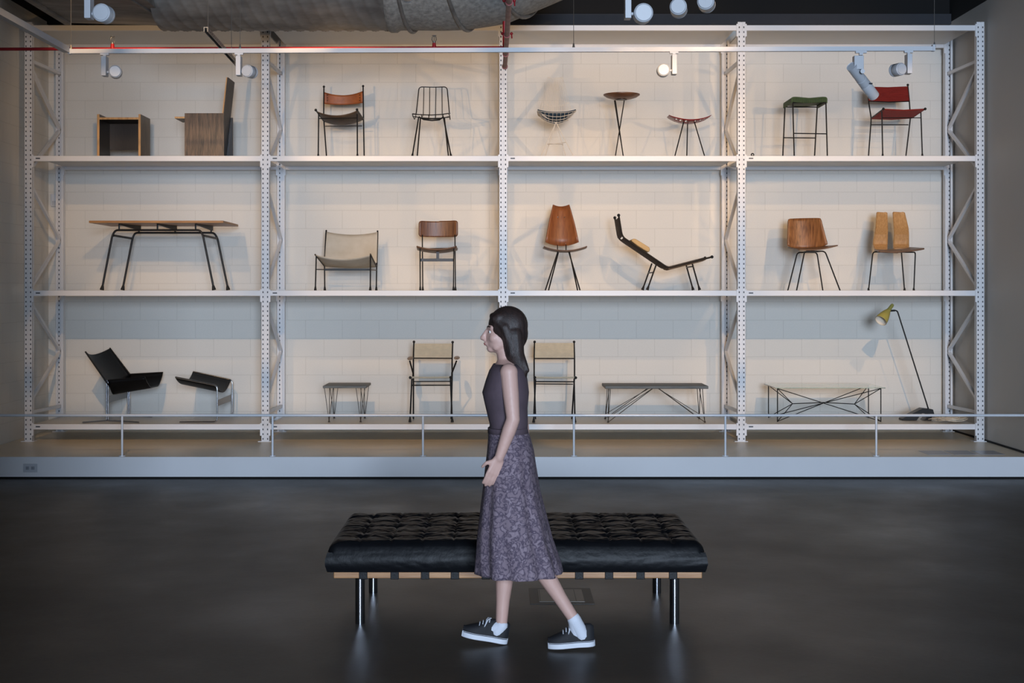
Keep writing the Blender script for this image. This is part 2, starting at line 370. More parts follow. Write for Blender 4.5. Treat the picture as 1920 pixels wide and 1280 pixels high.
for i, x in enumerate(PXC):
    t = thing('rack_upright_frame', side_words[i], 'rack upright', (x, (YF+YR)/2, PZ), 'upright frames of the white pallet rack')
    for y, fr in ((YF, True), (YR, False)):
        o = part('post', post_mesh(x, y, fr), 'white_steel', t, smooth=False)
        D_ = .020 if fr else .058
        part('hole_shade_plate', MB().box((x-PW/2+.003, y+D_, PZ+.01), (x+PW/2-.003, y+D_+.002, PTOP-.002)), 'hole_shade_grey', o, smooth=False)  # added dark plate, paints the shade seen through the post holes
    for y, s in ((YF, 1), (YR, 1)):
        part('base_plate', MB().box((x-0.075, y-0.02, PZ), (x+0.065, y+0.10, PZ+0.006)), 'white_steel', t, smooth=False)
    for a, za, b_, zb in NODES:
        ya = YF+0.05 if a == 'f' else YR+0.02; yb = YF+0.05 if b_ == 'f' else YR+0.02
        part('brace', MB().bar((x, ya, za), (x, yb, zb), 0.034, 0.03, up=(1, 0, 0)), 'white_steel', t, smooth=False)
    for zb in (3.66, 2.40, 1.13, 4.305):
        sg = 1 if x < 0.1 else -1
        part('bolt', MB().tube([(x, YR-0.012, zb), (x, YR, zb)], 0.009), 'zinc', t)
BAYN = ['first bay from the left', 'second bay from the left', 'third bay from the left', 'fourth bay, at the right end']
LVN = ['lowest', 'middle', 'upper', 'topmost']
for bnum in range(4):
    xa, xb = PXC[bnum]+PW/2, PXC[bnum+1]-PW/2
    for lv, z in enumerate(DECKS):
        t = thing('rack_shelf', '%s white rack shelf in the %s' % (LVN[lv], BAYN[bnum]), 'shelf', ((xa+xb)/2, YF, z-BH), 'shelves of the white pallet rack')
        part('front_beam', MB().box((xa+0.004, YF+0.004, z-BH), (xb-0.004, YF+0.045, z)), 'white_steel', t, bevel=0.002, smooth=False)
        part('rear_beam', MB().box((xa+0.004, YR+0.01, z-BH), (xb-0.004, YR+0.05, z)), 'white_steel', t, bevel=0.002, smooth=False)
        part('deck', MB().box((xa+0.004, YF+0.045, z-0.018), (xb-0.004, YR+0.01, z-0.001)), 'deck', t, smooth=False)
        for y in (YF-0.004, YR-0.004):
            for xx, s in ((xa, 1), (xb, -1)):
                part('beam_connector', MB().box((xx-s*0.003, y, z-BH-0.065), (xx+s*0.012, y+0.03, z+0.012)), 'white_steel', t, smooth=False)
        if lv < 3:
            tg = part('maker_plate', MB().box((xa+0.035, YF+0.0015, z-0.034), (xa+0.082, YF+0.004, z-0.020)), 'tag_grey', t, smooth=False)
            lt = MB()
            for k in range(5): lt.box((xa+0.039+k*0.0085, YF+0.0005, z-0.031), (xa+0.045+k*0.0085, YF+0.0016, z-0.023))
            part('lettering', lt, 'tag_dark', tg, smooth=False)

# ================================================================ barrier rail
rl = thing('barrier_rail', 'low white tube rail on thin posts along the platform edge', 'railing', (0, PY0+0.05, PZ))
RY = PY0+0.06
part('top_rail', MB().tube([(WX0+0.01, RY, 0.607), (WX1-0.02, RY, 0.607)], 0.0135, 12), 'rail_white', rl)
for px in (-54, 229, 511, 793, 1076, 1360, 1643):
    x = (px-VX)/FPX*RY
    part('post', MB().tube([(x, RY, PZ), (x, RY, 0.60)], 0.011, 12), 'rail_white', rl)
    part('floor_flange', MB().tube([(x, RY, PZ), (x, RY, PZ+0.007)], 0.032, 16), 'rail_white', rl)
# outlet
p0 = W(57, 877, PY0-0.012)
ot = thing('power_outlet', 'white double power outlet on the left end of the platform front', 'outlet', (p0.x, PY0-0.012, p0.z-0.035))
part('cover_plate', MB().box((p0.x-0.068, PY0-0.020, p0.z-0.041), (p0.x+0.068, PY0-0.012, p0.z+0.041)), 'outlet_grey', ot, bevel=0.003, smooth=False)
for s in (-1, 1):
    rc = part('receptacle', MB().box((p0.x+s*0.026-0.017, PY0-0.023, p0.z-0.016), (p0.x+s*0.026+0.017, PY0-0.020, p0.z+0.016)), 'outlet_grey2', ot, smooth=False)
    sl = MB()
    for q in (-1, 1): sl.box((p0.x+s*0.026-0.010, PY0-0.0236, p0.z+q*0.006-0.0015), (p0.x+s*0.026+0.006, PY0-0.0229, p0.z+q*0.006+0.0015))
    part('slot', sl, 'tag_dark', rc, smooth=False)
# wall box by the left rear post
p0 = W(101, 375, 16.40)
wb = thing('wall_sensor', 'small white wall box beside the left rear post', 'sensor', (p0.x, WY, p0.z-0.07))
part('housing', MB().box((p0.x-0.035, WY-0.05, p0.z-0.07), (p0.x+0.035, WY, p0.z+0.07)), 'rail_white', wb, bevel=0.004, smooth=False)
part('sensor_window', MB().box((p0.x-0.02, WY-0.054, p0.z-0.06), (p0.x+0.02, WY-0.05, p0.z-0.01)), 'lamp_white', wb, smooth=False)
# label sheets
for k, lab in enumerate(('leftmost of three flat grey label sheets on the platform at right', 'middle of three flat grey label sheets on the platform at right', 'rightmost of three flat grey label sheets on the platform at right')):
    x0 = 4.20+k*0.262
    o = part('label_sheet', MB().box((x0, 13.98, PZ), (x0+0.235, 14.32, PZ+0.002)), 'vinyl_clear', smooth=False)
    tag(o, lab, 'label', 'label sheets on the platform')

# ================================================================ crops of the photograph
c7 = crop(560, 120, 6.4); c8 = crop(970, 130, 7.53); cA = crop(0, 0, 3.692); cC = crop(920, 0, 4); cD = crop(1360, 0, 3.429)
cE = crop(0, 300, 3.692); cF = crop(480, 340, 4); cG = crop(940, 340, 4); cO = crop(1460, 390, 6.62)
cQ = crop(150, 630, 7.11); cR = crop(320, 680, 9.846); cN = crop(1130, 390, 8); cJ = crop(480, 560, 3.556); cT = crop(750, 630, 7.53)
cK = crop(940, 560, 3.556); cL = crop(1380, 540, 3.369); cX = crop(1680, 740, 10.667)
def onto(p, z): p = Vector(p); p.z = z; return p
def leg(t, p, foot, lv, r=0.0075, m='black_metal', cap=True, bend=None, name='leg'):
    z = DECKS[lv]; f = onto(foot, z)
    q_ = Vector(bend[-1]) if bend else Vector(p); tl = math.hypot(q_.x-f.x, q_.y-f.y)/max(.01, (q_-f).length)
    f.z = z+.0005+r*(1.9 if cap else 1)*tl
    pts = [Vector(p)]+([Vector(b_) for b_ in bend] if bend else [])+[f]
    if bend: pts = fillet(pts, 0.035)
    o = part(name, MB().tube(pts, r), m, t)
    if cap:
        d = (pts[-2]-f).normalized()
        part('foot_cap', MB().tube([f, f+d*0.008, f+d*0.045], [r*1.9, r*1.9, r*1.1]), 'rubber', o)
    return o
def mid(*ps):
    v = Vector((0, 0, 0))
    for p in ps: v += Vector(p)
    return v/len(ps)
def sling(L0, L1, R0, R1, sag, n=14, m=8, sagf=None):     # L0->L1 one edge, R0->R1 the other, sag downwards between
    g = []
    for j in range(m+1):
        v = j/m; a = lerp(Vector(L0), Vector(L1), v); b_ = lerp(Vector(R0), Vector(R1), v)
        s = sagf(v) if sagf else sag
        g.append([lerp(a, b_, i/n)-Vector((0, 0, 4*s*(i/n)*(1-i/n))) for i in range(n+1)])
    return g

# ---------------------------------------------------------------- top shelf (level 2)
LV = 2; Z = DECKS[2]
# plywood armchair, front view
Y0, Y1 = 15.35, 15.77
def X_(px, Y): return (px-VX)/FPX*Y
def Z_(py, Y): return CZ-(py-VY)/FPX*Y
xl0, xl1 = X_(672/3.692, Y0), X_(688/3.692, Y0); xr0, xr1 = X_(958/3.692, Y0), X_(973/3.692, Y0)
zt = Z_(790/3.692, Y0); zs1 = Z_(812/3.692, Y0); zs0 = Z_(827/3.692, Y0)
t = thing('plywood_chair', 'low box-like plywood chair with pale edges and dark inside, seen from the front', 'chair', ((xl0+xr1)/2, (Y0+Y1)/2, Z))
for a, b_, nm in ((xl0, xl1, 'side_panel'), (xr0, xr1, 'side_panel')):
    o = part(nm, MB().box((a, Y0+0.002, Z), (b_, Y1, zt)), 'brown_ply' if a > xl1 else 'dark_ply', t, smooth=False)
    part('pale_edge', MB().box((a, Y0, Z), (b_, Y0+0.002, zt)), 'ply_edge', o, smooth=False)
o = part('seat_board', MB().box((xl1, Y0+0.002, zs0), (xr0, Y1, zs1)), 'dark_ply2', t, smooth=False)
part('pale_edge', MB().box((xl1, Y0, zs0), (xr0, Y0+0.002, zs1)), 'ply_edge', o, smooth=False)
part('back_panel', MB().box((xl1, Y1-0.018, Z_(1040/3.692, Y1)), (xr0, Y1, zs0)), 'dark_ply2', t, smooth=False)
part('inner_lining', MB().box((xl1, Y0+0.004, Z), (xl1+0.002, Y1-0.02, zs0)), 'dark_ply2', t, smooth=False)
# plywood chair in profile
x0, x1 = X_(1278/3.692, Y0), X_(1550/3.692, Y0); zt = Z_(783/3.692, Y0)
t = thing('plywood_chair', 'dark plywood chair in profile with a tall tilted back board and projecting seat', 'chair', ((x0+x1)/2, (Y0+Y1)/2, Z))
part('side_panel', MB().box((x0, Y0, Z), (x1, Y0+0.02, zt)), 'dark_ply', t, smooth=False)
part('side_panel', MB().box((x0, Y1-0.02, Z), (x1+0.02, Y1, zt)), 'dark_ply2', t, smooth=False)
zs = Z_(806/3.692, Y0)
sx = X_(1212/3.692, Y0+0.03)
o = part('seat_board', MB().box((sx+0.002, Y0+0.02, zs-0.018), (x1-0.03, Y1-0.02, zs)), 'dark_ply2', t, smooth=False)
part('pale_edge', MB().box((sx-0.002, Y0+0.018, zs-0.019), (x0+0.001, Y0+0.024, zs+0.001)).box((sx-0.002, Y0+0.02, zs-0.018), (sx+0.002, Y1-0.02, zs)), 'ply_edge', o, smooth=False)
tp = cA(1563, 533, Y0); bt = cA(1528, 850, Y0); bt2 = Vector((bt.x+(tp.x-bt.x)*(-(bt.z-Z)/(tp.z-bt.z)), Y0, Z))
d = Vector((0.022, 0, 0))
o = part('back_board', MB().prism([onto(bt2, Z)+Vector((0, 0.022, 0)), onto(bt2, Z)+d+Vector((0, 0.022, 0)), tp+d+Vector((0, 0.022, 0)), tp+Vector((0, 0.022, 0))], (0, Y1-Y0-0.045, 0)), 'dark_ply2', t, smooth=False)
q = lerp(bt2, tp, 0.5)
part('pale_edge', MB().prism([onto(bt2, Z)+Vector((0, 0.020, 0)), onto(bt2, Z)+d*0.55+Vector((0, 0.020, 0)), tp+d*0.55+Vector((0, 0.020, 0)), tp+Vector((0, 0.020, 0))], (0, 0.002, 0)), 'ply_edge', o, smooth=False)

# leather sling chair
Yf, Yr = 15.42, 15.86
t = thing('sling_chair', 'black rod chair with a tan leather back band and dark sagging leather seat', 'chair', onto(c7(510, 1000, (Yf+Yr)/2), Z))
for (bx, by, x2, y2, fx) in ((303, 275, 300, 640, 338), (773, 268, 778, 662, 787)):
    o = leg(t, c7(bx, by, Yr), c7(fx, 1103, Yr-0.02), LV, 0.0075, bend=[c7(x2, y2, Yr)], cap=False, name='rear_post')
    part('ball_finial', MB().ball(c7(bx, by-3, Yr), 0.0135), 'black_metal', o)
for (tx, ty, fx) in ((240, 590, 235), (703, 600, 705)): leg(t, c7(tx, ty, Yf), c7(fx, 1103, Yf), LV, 0.0075)
ra = [c7(205, 552, Yf-0.02), c7(305, 690, Yr)]; rb = [c7(700, 547, Yf-0.02), c7(778, 665, Yr)]
for r_ in (ra, rb):
    o = part('side_rail', MB().tube(r_, 0.008), 'black_metal', t)
    part('ball_finial', MB().ball(r_[0], 0.0145), 'black_metal', o)
part('stretcher', MB().tube([c7(240, 655, Yf), c7(703, 648, Yf)], 0.005), 'black_metal', t)
part('stretcher', MB().tube([c7(318, 745, Yr), c7(762, 742, Yr)], 0.005), 'black_metal', t)
part('seat', MB().sheet(sling(lerp(ra[0], ra[1], .12), ra[1], lerp(rb[0], rb[1], .08), rb[1], 0, sagf=lambda v: 0.050+0.02*math.sin(v*PI))), 'brown_leather', t, thick=0.006)
g = []
for j in range(7):
    v = j/6
    row = []
    for i in range(15):
        u = i/14; s4 = 4*u*(1-u)
        p = c7(lerp(300, 780, u), lerp(lerp(335, 320, u)+40*s4, lerp(478, 465, u)+10*s4, v), Yr)
        p.y += 0.05*s4; row.append(p)
    g.append(row)
o = part('back_band', MB().sheet(g), 'tan_leather', t, thick=0.006)
rv = MB()
for x in (345, 732):
    for y in (375, 410, 440): rv.ball(c7(x, y-5, Yr)+Vector((0, 0.0, 0)), 0.005)
part('rivet', rv, 'black_metal', o)

# black wire chair
Yf, Yr = 15.40, 15.80
t = thing('wire_chair', 'black bent-wire side chair with open vertical wires in the back', 'chair', onto(c7(1600, 1000, 15.6), Z))
bk = fillet([c7(1366, 598, Yf), c7(1410, 600, Yr), c7(1445, 273, Yr+.05), c7(1620, 279, Yr+.06), c7(1780, 273, Yr+.05), c7(1810, 600, Yr), c7(1815, 592, Yf)], 0.04)
part('back_frame', MB().tube(bk, 0.006), 'black_metal', t)
mb = MB()
for xt, xb in ((1503, 1495), (1573, 1570), (1647, 1643), (1720, 1722)):
    mb.tube(fillet([c7(xt, 276, Yr+.055), c7(xb, 612, Yr), c7(xb-6+(xb-1600)*.12, 645, Yf+.05), c7(xb-4+(xb-1600)*.14, 606, Yf)], 0.03), 0.0045)
part('back_wires', mb, 'black_metal', t)
mb = MB()
mb.tube([c7(1366, 598, Yf), c7(1440, 606, Yf), c7(1590, 612, Yf), c7(1720, 604, Yf), c7(1798, 592, Yf), c7(1812, 620, Yf), c7(1818, 668, Yf)], 0.0055)
mb.tube([c7(1366, 598, Yf), c7(1372, 630, Yf), c7(1390, 662, Yf), c7(1400, 640, Yf+.1), c7(1410, 600, Yr)], 0.005)
mb.tube([c7(1378, 630, Yf+.1), c7(1480, 645, Yf+.1), c7(1600, 652, Yf+.1), c7(1720, 648, Yf+.1), c7(1815, 636, Yf+.1)], 0.0045)
mb.tube([c7(1400, 630, Yf+.25), c7(1500, 655, Yf+.25), c7(1600, 660, Yf+.25), c7(1700, 655, Yf+.25), c7(1805, 630, Yf+.25)], 0.0045)
part('seat_wires', mb, 'black_metal', t)
part('under_frame', MB().tube([c7(1440, 632, Yf+.1), c7(1500, 665, Yf+.12), c7(1600, 677, Yf+.14), c7(1690, 668, Yf+.12), c7(1740, 632, Yf+.1)], 0.008), 'black_metal', t)
for a, b_, Yt, Yb, cp in ((1440, 1362, Yf+.1, Yf-.02, True), (1462, 1418, Yf+.2, Yr, False), (1738, 1830, Yf+.1, Yf-.02, True), (1748, 1803, Yf+.2, Yr, False)):
    leg(t, c7(a, 640, Yt), c7(b_, 1103, Yb), LV, 0.0075, cap=cp)

# white wire shell chair with blue pad
Ya, Yb = 15.42, 15.84
t = thing('wire_shell_chair', 'white wire chair with a tall faint wire back and dark blue seat pad', 'chair', onto(c8(545, 1000, 15.63), Z))
zr = c8(285, 566, Ya).z; xc = c8(548, 566, 15.6).x; HW = 0.215
Dv = lambda v: 0.02+0.105*math.sin(min(1, v*1.15)*PI)**0.8 if v < 0.87 else 0.02
def shell(u, v, up=0):
    return Vector((xc+HW*u*(1-0.10*v), Ya+(Yb-Ya)*v-0.03*(1-u*u)*(1-v), zr-0.115*math.sin(PI*(0.08+0.72*v))*(1-abs(u)**2.2)-0.012+0.0*u+up))
mb = MB()
for i in range(8): 
    v = i/7; mb.tube([shell(-1+2*k/16, v) for k in range(17)], 0.0026, 6)
for j in range(11):
    u = -1+2*j/10; mb.tube([shell(u, k/8) for k in range(9)], 0.0022, 6)
part('seat_wires', mb, 'wire_white', t)
part('seat_pad', MB().sheet([[shell(-0.97+1.94*i/16, 0.02+0.9*j/8, 0.011) for i in range(17)] for j in range(9)]), 'blue_pad', t, thick=0.012)
mb = MB()
def bkp(u, v): return lerp(shell(u*0.97, 1.0), c8(lerp(430, 640, (u+1)/2), 112+6*(1-u*u), Yb+0.10)+Vector((0, 0, 0)), v)+Vector((0, 0.03*(1-u*u)*v, 0))
for j in range(15):
    u = -1+2*j/14; mb.tube([bkp(u, k/6) for k in range(7)], 0.0030, 6)
for v in (0.35, 1.0): mb.tube([bkp(-1+2*k/10, v) for k in range(11)], 0.0025, 6)
part('back_wires', mb, 'wire_white', t)
hub = c8(545, 748, 15.6)
for fx, fy in ((325, Ya), (372, Yb), (802, Ya), (705, Yb)): leg(t, hub, c8(fx, 1215, fy), LV, 0.0045, 'wire_white', cap=False)
mb = MB().tube([hub, c8(350, 640, Ya+.05)], 0.005).tube([hub, c8(762, 630, Ya+.05)], 0.005).tube([hub, c8(720, 722, Yb-.05)], 0.005).tube([hub, c8(400, 712, Yb-.05)], 0.005)
mb.ball(hub, 0.012)
part('hub_frame', mb, 'wire_white', t)
part('cross_strut', MB().tube([c8(425, 1058, 15.65), c8(560, 1048, 15.6), c8(692, 1028, 15.5)], 0.004).tube([c8(428, 1045, 15.55), c8(650, 1060, 15.7)], 0.003), 'wire_white', t)

# round pedestal table
Yt = 15.65; rim = cC(982, 712, Yt)
t = thing('round_side_table', 'small round brown tray table on crossed black rod legs', 'table', onto(rim, Z))
part('tray_top', MB().lathe(rim, (0, 0, 1), [(0.001, -0.012), (0.16, -0.008), (0.192, 0.006), (0.201, 0.006), (0.199, -0.004), (0.165, -0.026), (0.11, -0.043), (0.05, -0.05), (0.001, -0.05)], 40), 'tray_wood', t)
part('mounting_plate', MB().tube([rim+Vector((0, 0, -.047)), rim+Vector((0, 0, -.055))], 0.06, 20), 'black_metal', t)
for a, ya, b_, yb in ((928, Yt-.05, 1000, Yt+.13), (1002, Yt-.05, 930, Yt+.13), (935, Yt+.06, 996, Yt-.16)):
    leg(t, cC(a, 752, ya), cC(b_, 1168, yb), LV, 0.006, cap=False)

# red tractor seat stool
t = thing('tractor_seat_stool', 'low stool with a slotted red metal seat on three black legs', 'stool', onto(cC(1488, 1000, 15.65), Z))
xc = cC(1488, 0, 15.65).x
def trac(u, v): 
    z = cC(0, 853, 15.45).z
    return Vector((xc+0.232*u, 15.65+0.19*v*math.sqrt(max(0, 1-u*u*0.75))+0, z-0.062*(1-u*u)**0.8*(1-0.35*v*v)-0.02*(1-u*u)+0.012*max(0, abs(u)-.9)*10*0))
g = [[trac(-1+2*i/32, -1+2*j/12) for i in range(33)] for j in range(13)]
part('seat', MB().sheet(g, skip=lambda i, j: (i in (1, 2, 3, 8, 9, 10)) and (j in (5, 8, 12, 19, 23, 26))), 'red_enamel', t, thick=0.006)
for a, ya, b_, yb in ((1450, 15.58, 1378, 15.45), (1477, 15.74, 1470, 15.92), (1525, 15.58, 1608, 15.45)):
    leg(t, cC(a, 905, ya), cC(b_, 1168, yb), LV, 0.0065, cap=False)

# green cord stool
Yf, Yr = 15.40, 15.83
t = thing('cord_stool', 'tall black rod stool with a green cord seat', 'stool', onto(cD(510, 900, 15.6), Z))
fl, fr = cD(433, 640, Yf), cD(646, 640, Yf); rl_, rr_ = cD(384, 668, Yr), cD(592, 668, Yr)
for p, fx, yy in ((fl, 443, Yf), (fr, 656, Yf), (rl_, 368, Yr), (rr_, 572, Yr)): leg(t, p, cD(fx, 998, yy), LV, 0.0075, cap=False)
part('footrest', MB().tube([cD(440, 857, Yf), cD(650, 860, Yf)], 0.006), 'black_metal', t)
part('footrest', MB().tube([cD(375, 885, Yr), cD(578, 887, Yr)], 0.006), 'black_metal', t)
part('seat_frame', MB().tube([cD(434, 660, Yf), cD(646, 660, Yf)], 0.006).tube([cD(384, 688, Yr), cD(592, 688, Yr)], 0.006).tube([cD(434, 660, Yf), cD(384, 688, Yr)], 0.006).tube([cD(646, 660, Yf), cD(592, 688, Yr)], 0.006), 'black_metal', t)
x0, x1 = fl.x, fr.x; zt = cD(0, 626, Yf).z
mb = MB()
for k in range(26):
    yy = lerp(Yf, Yr, k/25)
    mb.tube(fillet([(x0-.008, yy, zt-.062), (x0-.010, yy, zt-.004), (x0+.03, yy, zt), ((x0+x1)/2, yy, zt-.014), (x1-.03, yy, zt), (x1+.010, yy, zt-.004), (x1+.008, yy, zt-.062)], 0.02, 3), 0.0088, 6)
mb2 = MB()
mb2.sheet([[(lerp(x0, x1, i/8), lerp(Yf-.004, Yr+.004, j/6), zt-.022-.012*4*(i/8)*(1-i/8)) for i in range(9)] for j in range(7)])
part('seat_weave', mb, 'green_cord', t)
part('seat_underside', mb2, 'green_cord', t, thick=0.02)
mb = MB()
for k in range(24):
    xx = lerp(x0, x1, k/23); s4 = 4*(k/23)*(1-k/23); mb.tube([(xx, Yf-.008, zt-.006-.012*s4), (xx, Yf-.009, zt-.050-.012*s4)], 0.007, 6)
part('seat_edge_weave', mb, 'green_cord', t)

# red cord chair
t = thing('cord_chair', 'black rod chair with red cord back and red cord seat', 'chair', onto(cD(1090, 900, 15.6), Z))
fl, fr, rl_, rr_ = cD(1016, 700, Yf-.03), cD(1285, 700, Yf-.03), cD(935, 762, Yr), cD(1200, 757, Yr)
for a, b_ in ((fl, rl_), (fr, rr_)):
    o = part('side_rail', MB().tube([a, b_], 0.0075), 'black_metal', t); part('ball_finial', MB().ball(a, 0.015), 'black_metal', o)
leg(t, cD(1006, 715, Yf), cD(1012, 998, Yf), LV, 0.0075); leg(t, cD(1257, 722, Yf), cD(1267, 998, Yf), LV, 0.0075)
o = leg(t, cD(913, 548, Yr+.08), cD(918, 998, Yr), LV, 0.0075, bend=[cD(922, 660, Yr+.03), cD(928, 760, Yr)][:1]+[cD(938, 762, Yr)], cap=False, name='rear_post')
part('ball_finial', MB().ball(cD(913, 548, Yr+.08), 0.014), 'black_metal', o)
o = leg(t, cD(1173, 548, Yr+.08), cD(1157, 998, Yr), LV, 0.0075, bend=[cD(1183, 650, Yr+.03), cD(1190, 757, Yr)], cap=False, name='rear_post')
part('ball_finial', MB().ball(cD(1173, 546, Yr+.08), 0.014), 'black_metal', o)
part('stretcher', MB().tube([cD(938, 802, Yr), cD(1177, 802, Yr)], 0.0055), 'black_metal', t)
part('stretcher', MB().tube([cD(1008, 757, Yf), cD(1258, 757, Yf)], 0.005), 'black_metal', t)
mb = MB()
for k in range(15):
    v = k/14
    a = lerp(cD(914, 560, Yr+.075), cD(921, 645, Yr+.03), v); b_ = lerp(cD(1174, 558, Yr+.075), cD(1182, 645, Yr+.03), v)
    for dy in (0,): mb.tube([a, lerp(a, b_, .5)+Vector((0, .012, -.006)), b_], 0.0062, 6)
part('back_cords', mb, 'red_cord', t)
part('back_bar', MB().tube([cD(921, 650, Yr+.03), cD(1050, 656, Yr+.045), cD(1182, 651, Yr+.03)], 0.006), 'black_metal', t)
mb = MB()
for k in range(30):
    v = k/29
    a = lerp(lerp(fl, rl_, .04), rl_, v); b_ = lerp(lerp(fr, rr_, .04), rr_, v); mb.tube([a, lerp(a, b_, .5)-Vector((0, 0, .012)), b_], 0.0085, 6)
part('seat_cords', mb, 'red_cord', t)

# black ring
p = cD(175, 988, 15.28)
rb_ = MB(); rb_.tube([(p.x+0.013*math.cos(a*PI/8), p.y, Z+0.020+0.013*math.sin(a*PI/8)) for a in range(16)], 0.006, 8, closed=True)
tag(part('ring_clip', rb_, 'rubber'), 'tiny black ring standing at the left end of the upper right shelf', 'ring')

# ---------------------------------------------------------------- middle shelf (level 1)
LV = 1; Z = DECKS[1]
Yf, Yr = 15.26, 16.12
t = thing('dining_table', 'long table with a pale wooden top on bent black tube legs', 'table', onto(cE(1150, 800, 15.7), Z))
zt, zb = cE(0, 419, Yf).z, cE(0, 435, Yf).z; x0, x1 = cE(615, 0, Yf).x, cE(1547, 0, Yf).x
part('tabletop', MB().box((x0, Yf, zb), (x1, Yr, zt)), 'table_wood', t, bevel=0.004, smooth=False)
def tframe(Y, z_bar, xa, xb, xfa, xfb):
    pts = fillet([onto(cE(xfa, 900, Y), Z), cE(xa-30, 520, Y)*1.0, Vector((cE(xa, 0, Y).x, Y, z_bar)), Vector((cE(xb, 0, Y).x, Y, z_bar)), cE(xb+30, 520, Y), onto(cE(xfb, 900, Y), Z)], 0.05)
    return pts
for Y, pts in ((15.45, [(705, 900), (778, 520), (800, 485), (1385, 485), (1405, 520), (1482, 900)]), (15.92, [(848, 900), (918, 540), (935, 503), (1482, 503), (1505, 540), (1580, 900)])):
    P = [cE(x, y, Y) for x, y in pts]; P[0].z = P[-1].z = Z+.005
    o = part('leg_frame', MB().tube(fillet(P, 0.09), 0.0115, 10), 'black_metal', t)
    for e, n2 in ((P[0], P[1]), (P[-1], P[-2])):
        d = (n2-e).normalized(); part('foot_cap', MB().tube([e, e+d*.01, e+d*.05], [.022, .022, .013], 10), 'rubber', o)
for xs, ys, xe, ye in ((787, 522, 915, 543), (1408, 522, 1503, 543)):
    part('cross_bar', MB().bar(cE(xs, ys, 15.45), cE(xe, ye, 15.92), 0.018, 0.022), 'black_metal', t, smooth=False)
for xs, xe in ((825, 962), (1090, 1212), (1354, 1462)):
    a, b_ = cE(xs, 485, 15.45), cE(xe, 503, 15.92)
    o = part('top_bracket', MB().tube([a, (a.x, a.y, zb)], 0.009).tube([b_, (b_.x, b_.y, zb)], 0.009), 'black_metal', t)
    part('blade', MB().prism([(a.x, a.y-.03, zb), (a.x, a.y-.03, zb-.012), (b_.x, b_.y+.02, zb-.055), (b_.x, b_.y+.02, zb)], (0.018, 0, 0)), 'black_metal', o, smooth=False)

# canvas lounge chair
Yf, Yr = 15.36, 15.84
t = thing('lounge_chair', 'wide low lounge chair with cream canvas seat and back on black rods', 'chair', onto(cF(670, 700, 15.6), Z))
fl, fr, rl_, rr_ = cF(443, 548, Yf), cF(858, 545, Yf), cF(514, 636, Yr), cF(905, 640, Yr)
part('side_rail', MB().tube([fl, rl_], 0.008), 'black_metal', t); part('side_rail', MB().tube([fr, rr_], 0.008), 'black_metal', t)
bl, br_ = cF(527, 366, Yr+.18), cF(912, 370, Yr+.18)
part('back_post', MB().tube([rl_, bl], 0.0095), 'black_metal', t); part('back_post', MB().tube([rr_, br_], 0.0095), 'black_metal', t)
leg(t, cF(452, 560, Yf), cF(445, 815, Yf), LV); leg(t, rl_, cF(516, 815, Yr), LV); leg(t, cF(859, 552, Yf), cF(857, 815, Yf), LV); leg(t, rr_, cF(902, 815, Yr), LV)
part('stretcher', MB().bar(cF(512, 661, Yr), cF(860, 661, Yr), 0.012, 0.022), 'black_metal', t, smooth=False)
part('side_stretcher', MB().tube([cF(452, 660, Yf), cF(514, 661, Yr)], 0.006).tube([cF(857, 662, Yf), cF(902, 666, Yr)], 0.006), 'black_metal', t)
part('seat_canvas', MB().sheet(sling(lerp(fl, rl_, .03), rl_, lerp(fr, rr_, .03), rr_, 0, sagf=lambda v: .03*(1-v)+.012+.03*math.sin(v*PI))), 'canvas', t, thick=0.006)
g = []
for j in range(9):
    v = j/8; a = lerp(cF(530, 378, Yr+.165), cF(514, 610, Yr+.01), v); b_ = lerp(cF(912, 380, Yr+.165), cF(906, 610, Yr+.01), v); row = []
    for i in range(17):
        u = i/16; s4 = 4*u*(1-u); p = lerp(a, b_, u); p.y += .05*s4; p.z -= .030*s4*(1-v)+0.01*s4*v; row.append(p)
    g.append(row)
part('back_canvas', MB().sheet(g), 'canvas', t, thick=0.006)

# plywood school-like chair
Yf, Yr = 15.45, 15.80
t = thing('plywood_side_chair', 'walnut plywood chair with a rounded rectangular back on flat black legs', 'chair', onto(cF(1365, 700, 15.6), Z))
g = []
def rrect(u, v, x0, x1, y0, y1, r):   # u,v in 0..1 -> rounded rectangle points
    x = lerp(x0, x1, u); y = lerp(y0, y1, v)
    dx = max(0, r-(x-x0), r-(x1-x)); dy = max(0, r-(y-y0), r-(y1-y))
    if dx > 0 and dy > 0:
        k = math.hypot(dx, dy)
        m_ = max(dx, dy)
        f = m_/k
        cx = x0+r if x < (x0+x1)/2 else x1-r; cy = y0+r if y < (y0+y1)/2 else y1-r
        x = cx+(x-cx)*f; y = cy+(y-cy)*f
    return x, y
for j in range(13):
    row = []
    for i in range(25):
        x, y = rrect(i/24, j/12, 1221, 1513, 294, 416, 22)
        u = (x-1221)/292; s4 = 4*u*(1-u)
        p = cF(x, y+4*s4*(1-j/12)-(3 if u > .5 else 0)*(1-j/12), Yr+.03); p.y += .045*s4; row.append(p)
    g.append(row)
part('backrest', MB().sheet(g), 'walnut', t, thick=0.012)
for x, fx in ((1247, 1251), (1492, 1496)): leg(t, cF(x, 400, Yr+.02), cF(fx, 815, Yr), LV, 0.0065, name='rear_post')
for x, fx in ((1230, 1232), (1484, 1481)): leg(t, cF(x, 500, Yf), cF(fx, 815, Yf), LV, 0.0065)
g = []
for j in range(9):
    v = j/8; row = []
    for i in range(19):
        u = i/18; s4 = 4*u*(1-u); p = cF(lerp(1206, 1506, u), 486+22*s4, lerp(Yf-.04, Yr, v)); p.z -= .03*math.sin(v*PI)+.02*v; row.append(Vector((cF(lerp(1206, 1506, u), 0, Yf).x, p.y, p.z)))
    g.append(row)
part('seat', MB().sheet(g), 'seat_wood', t, thick=0.011)
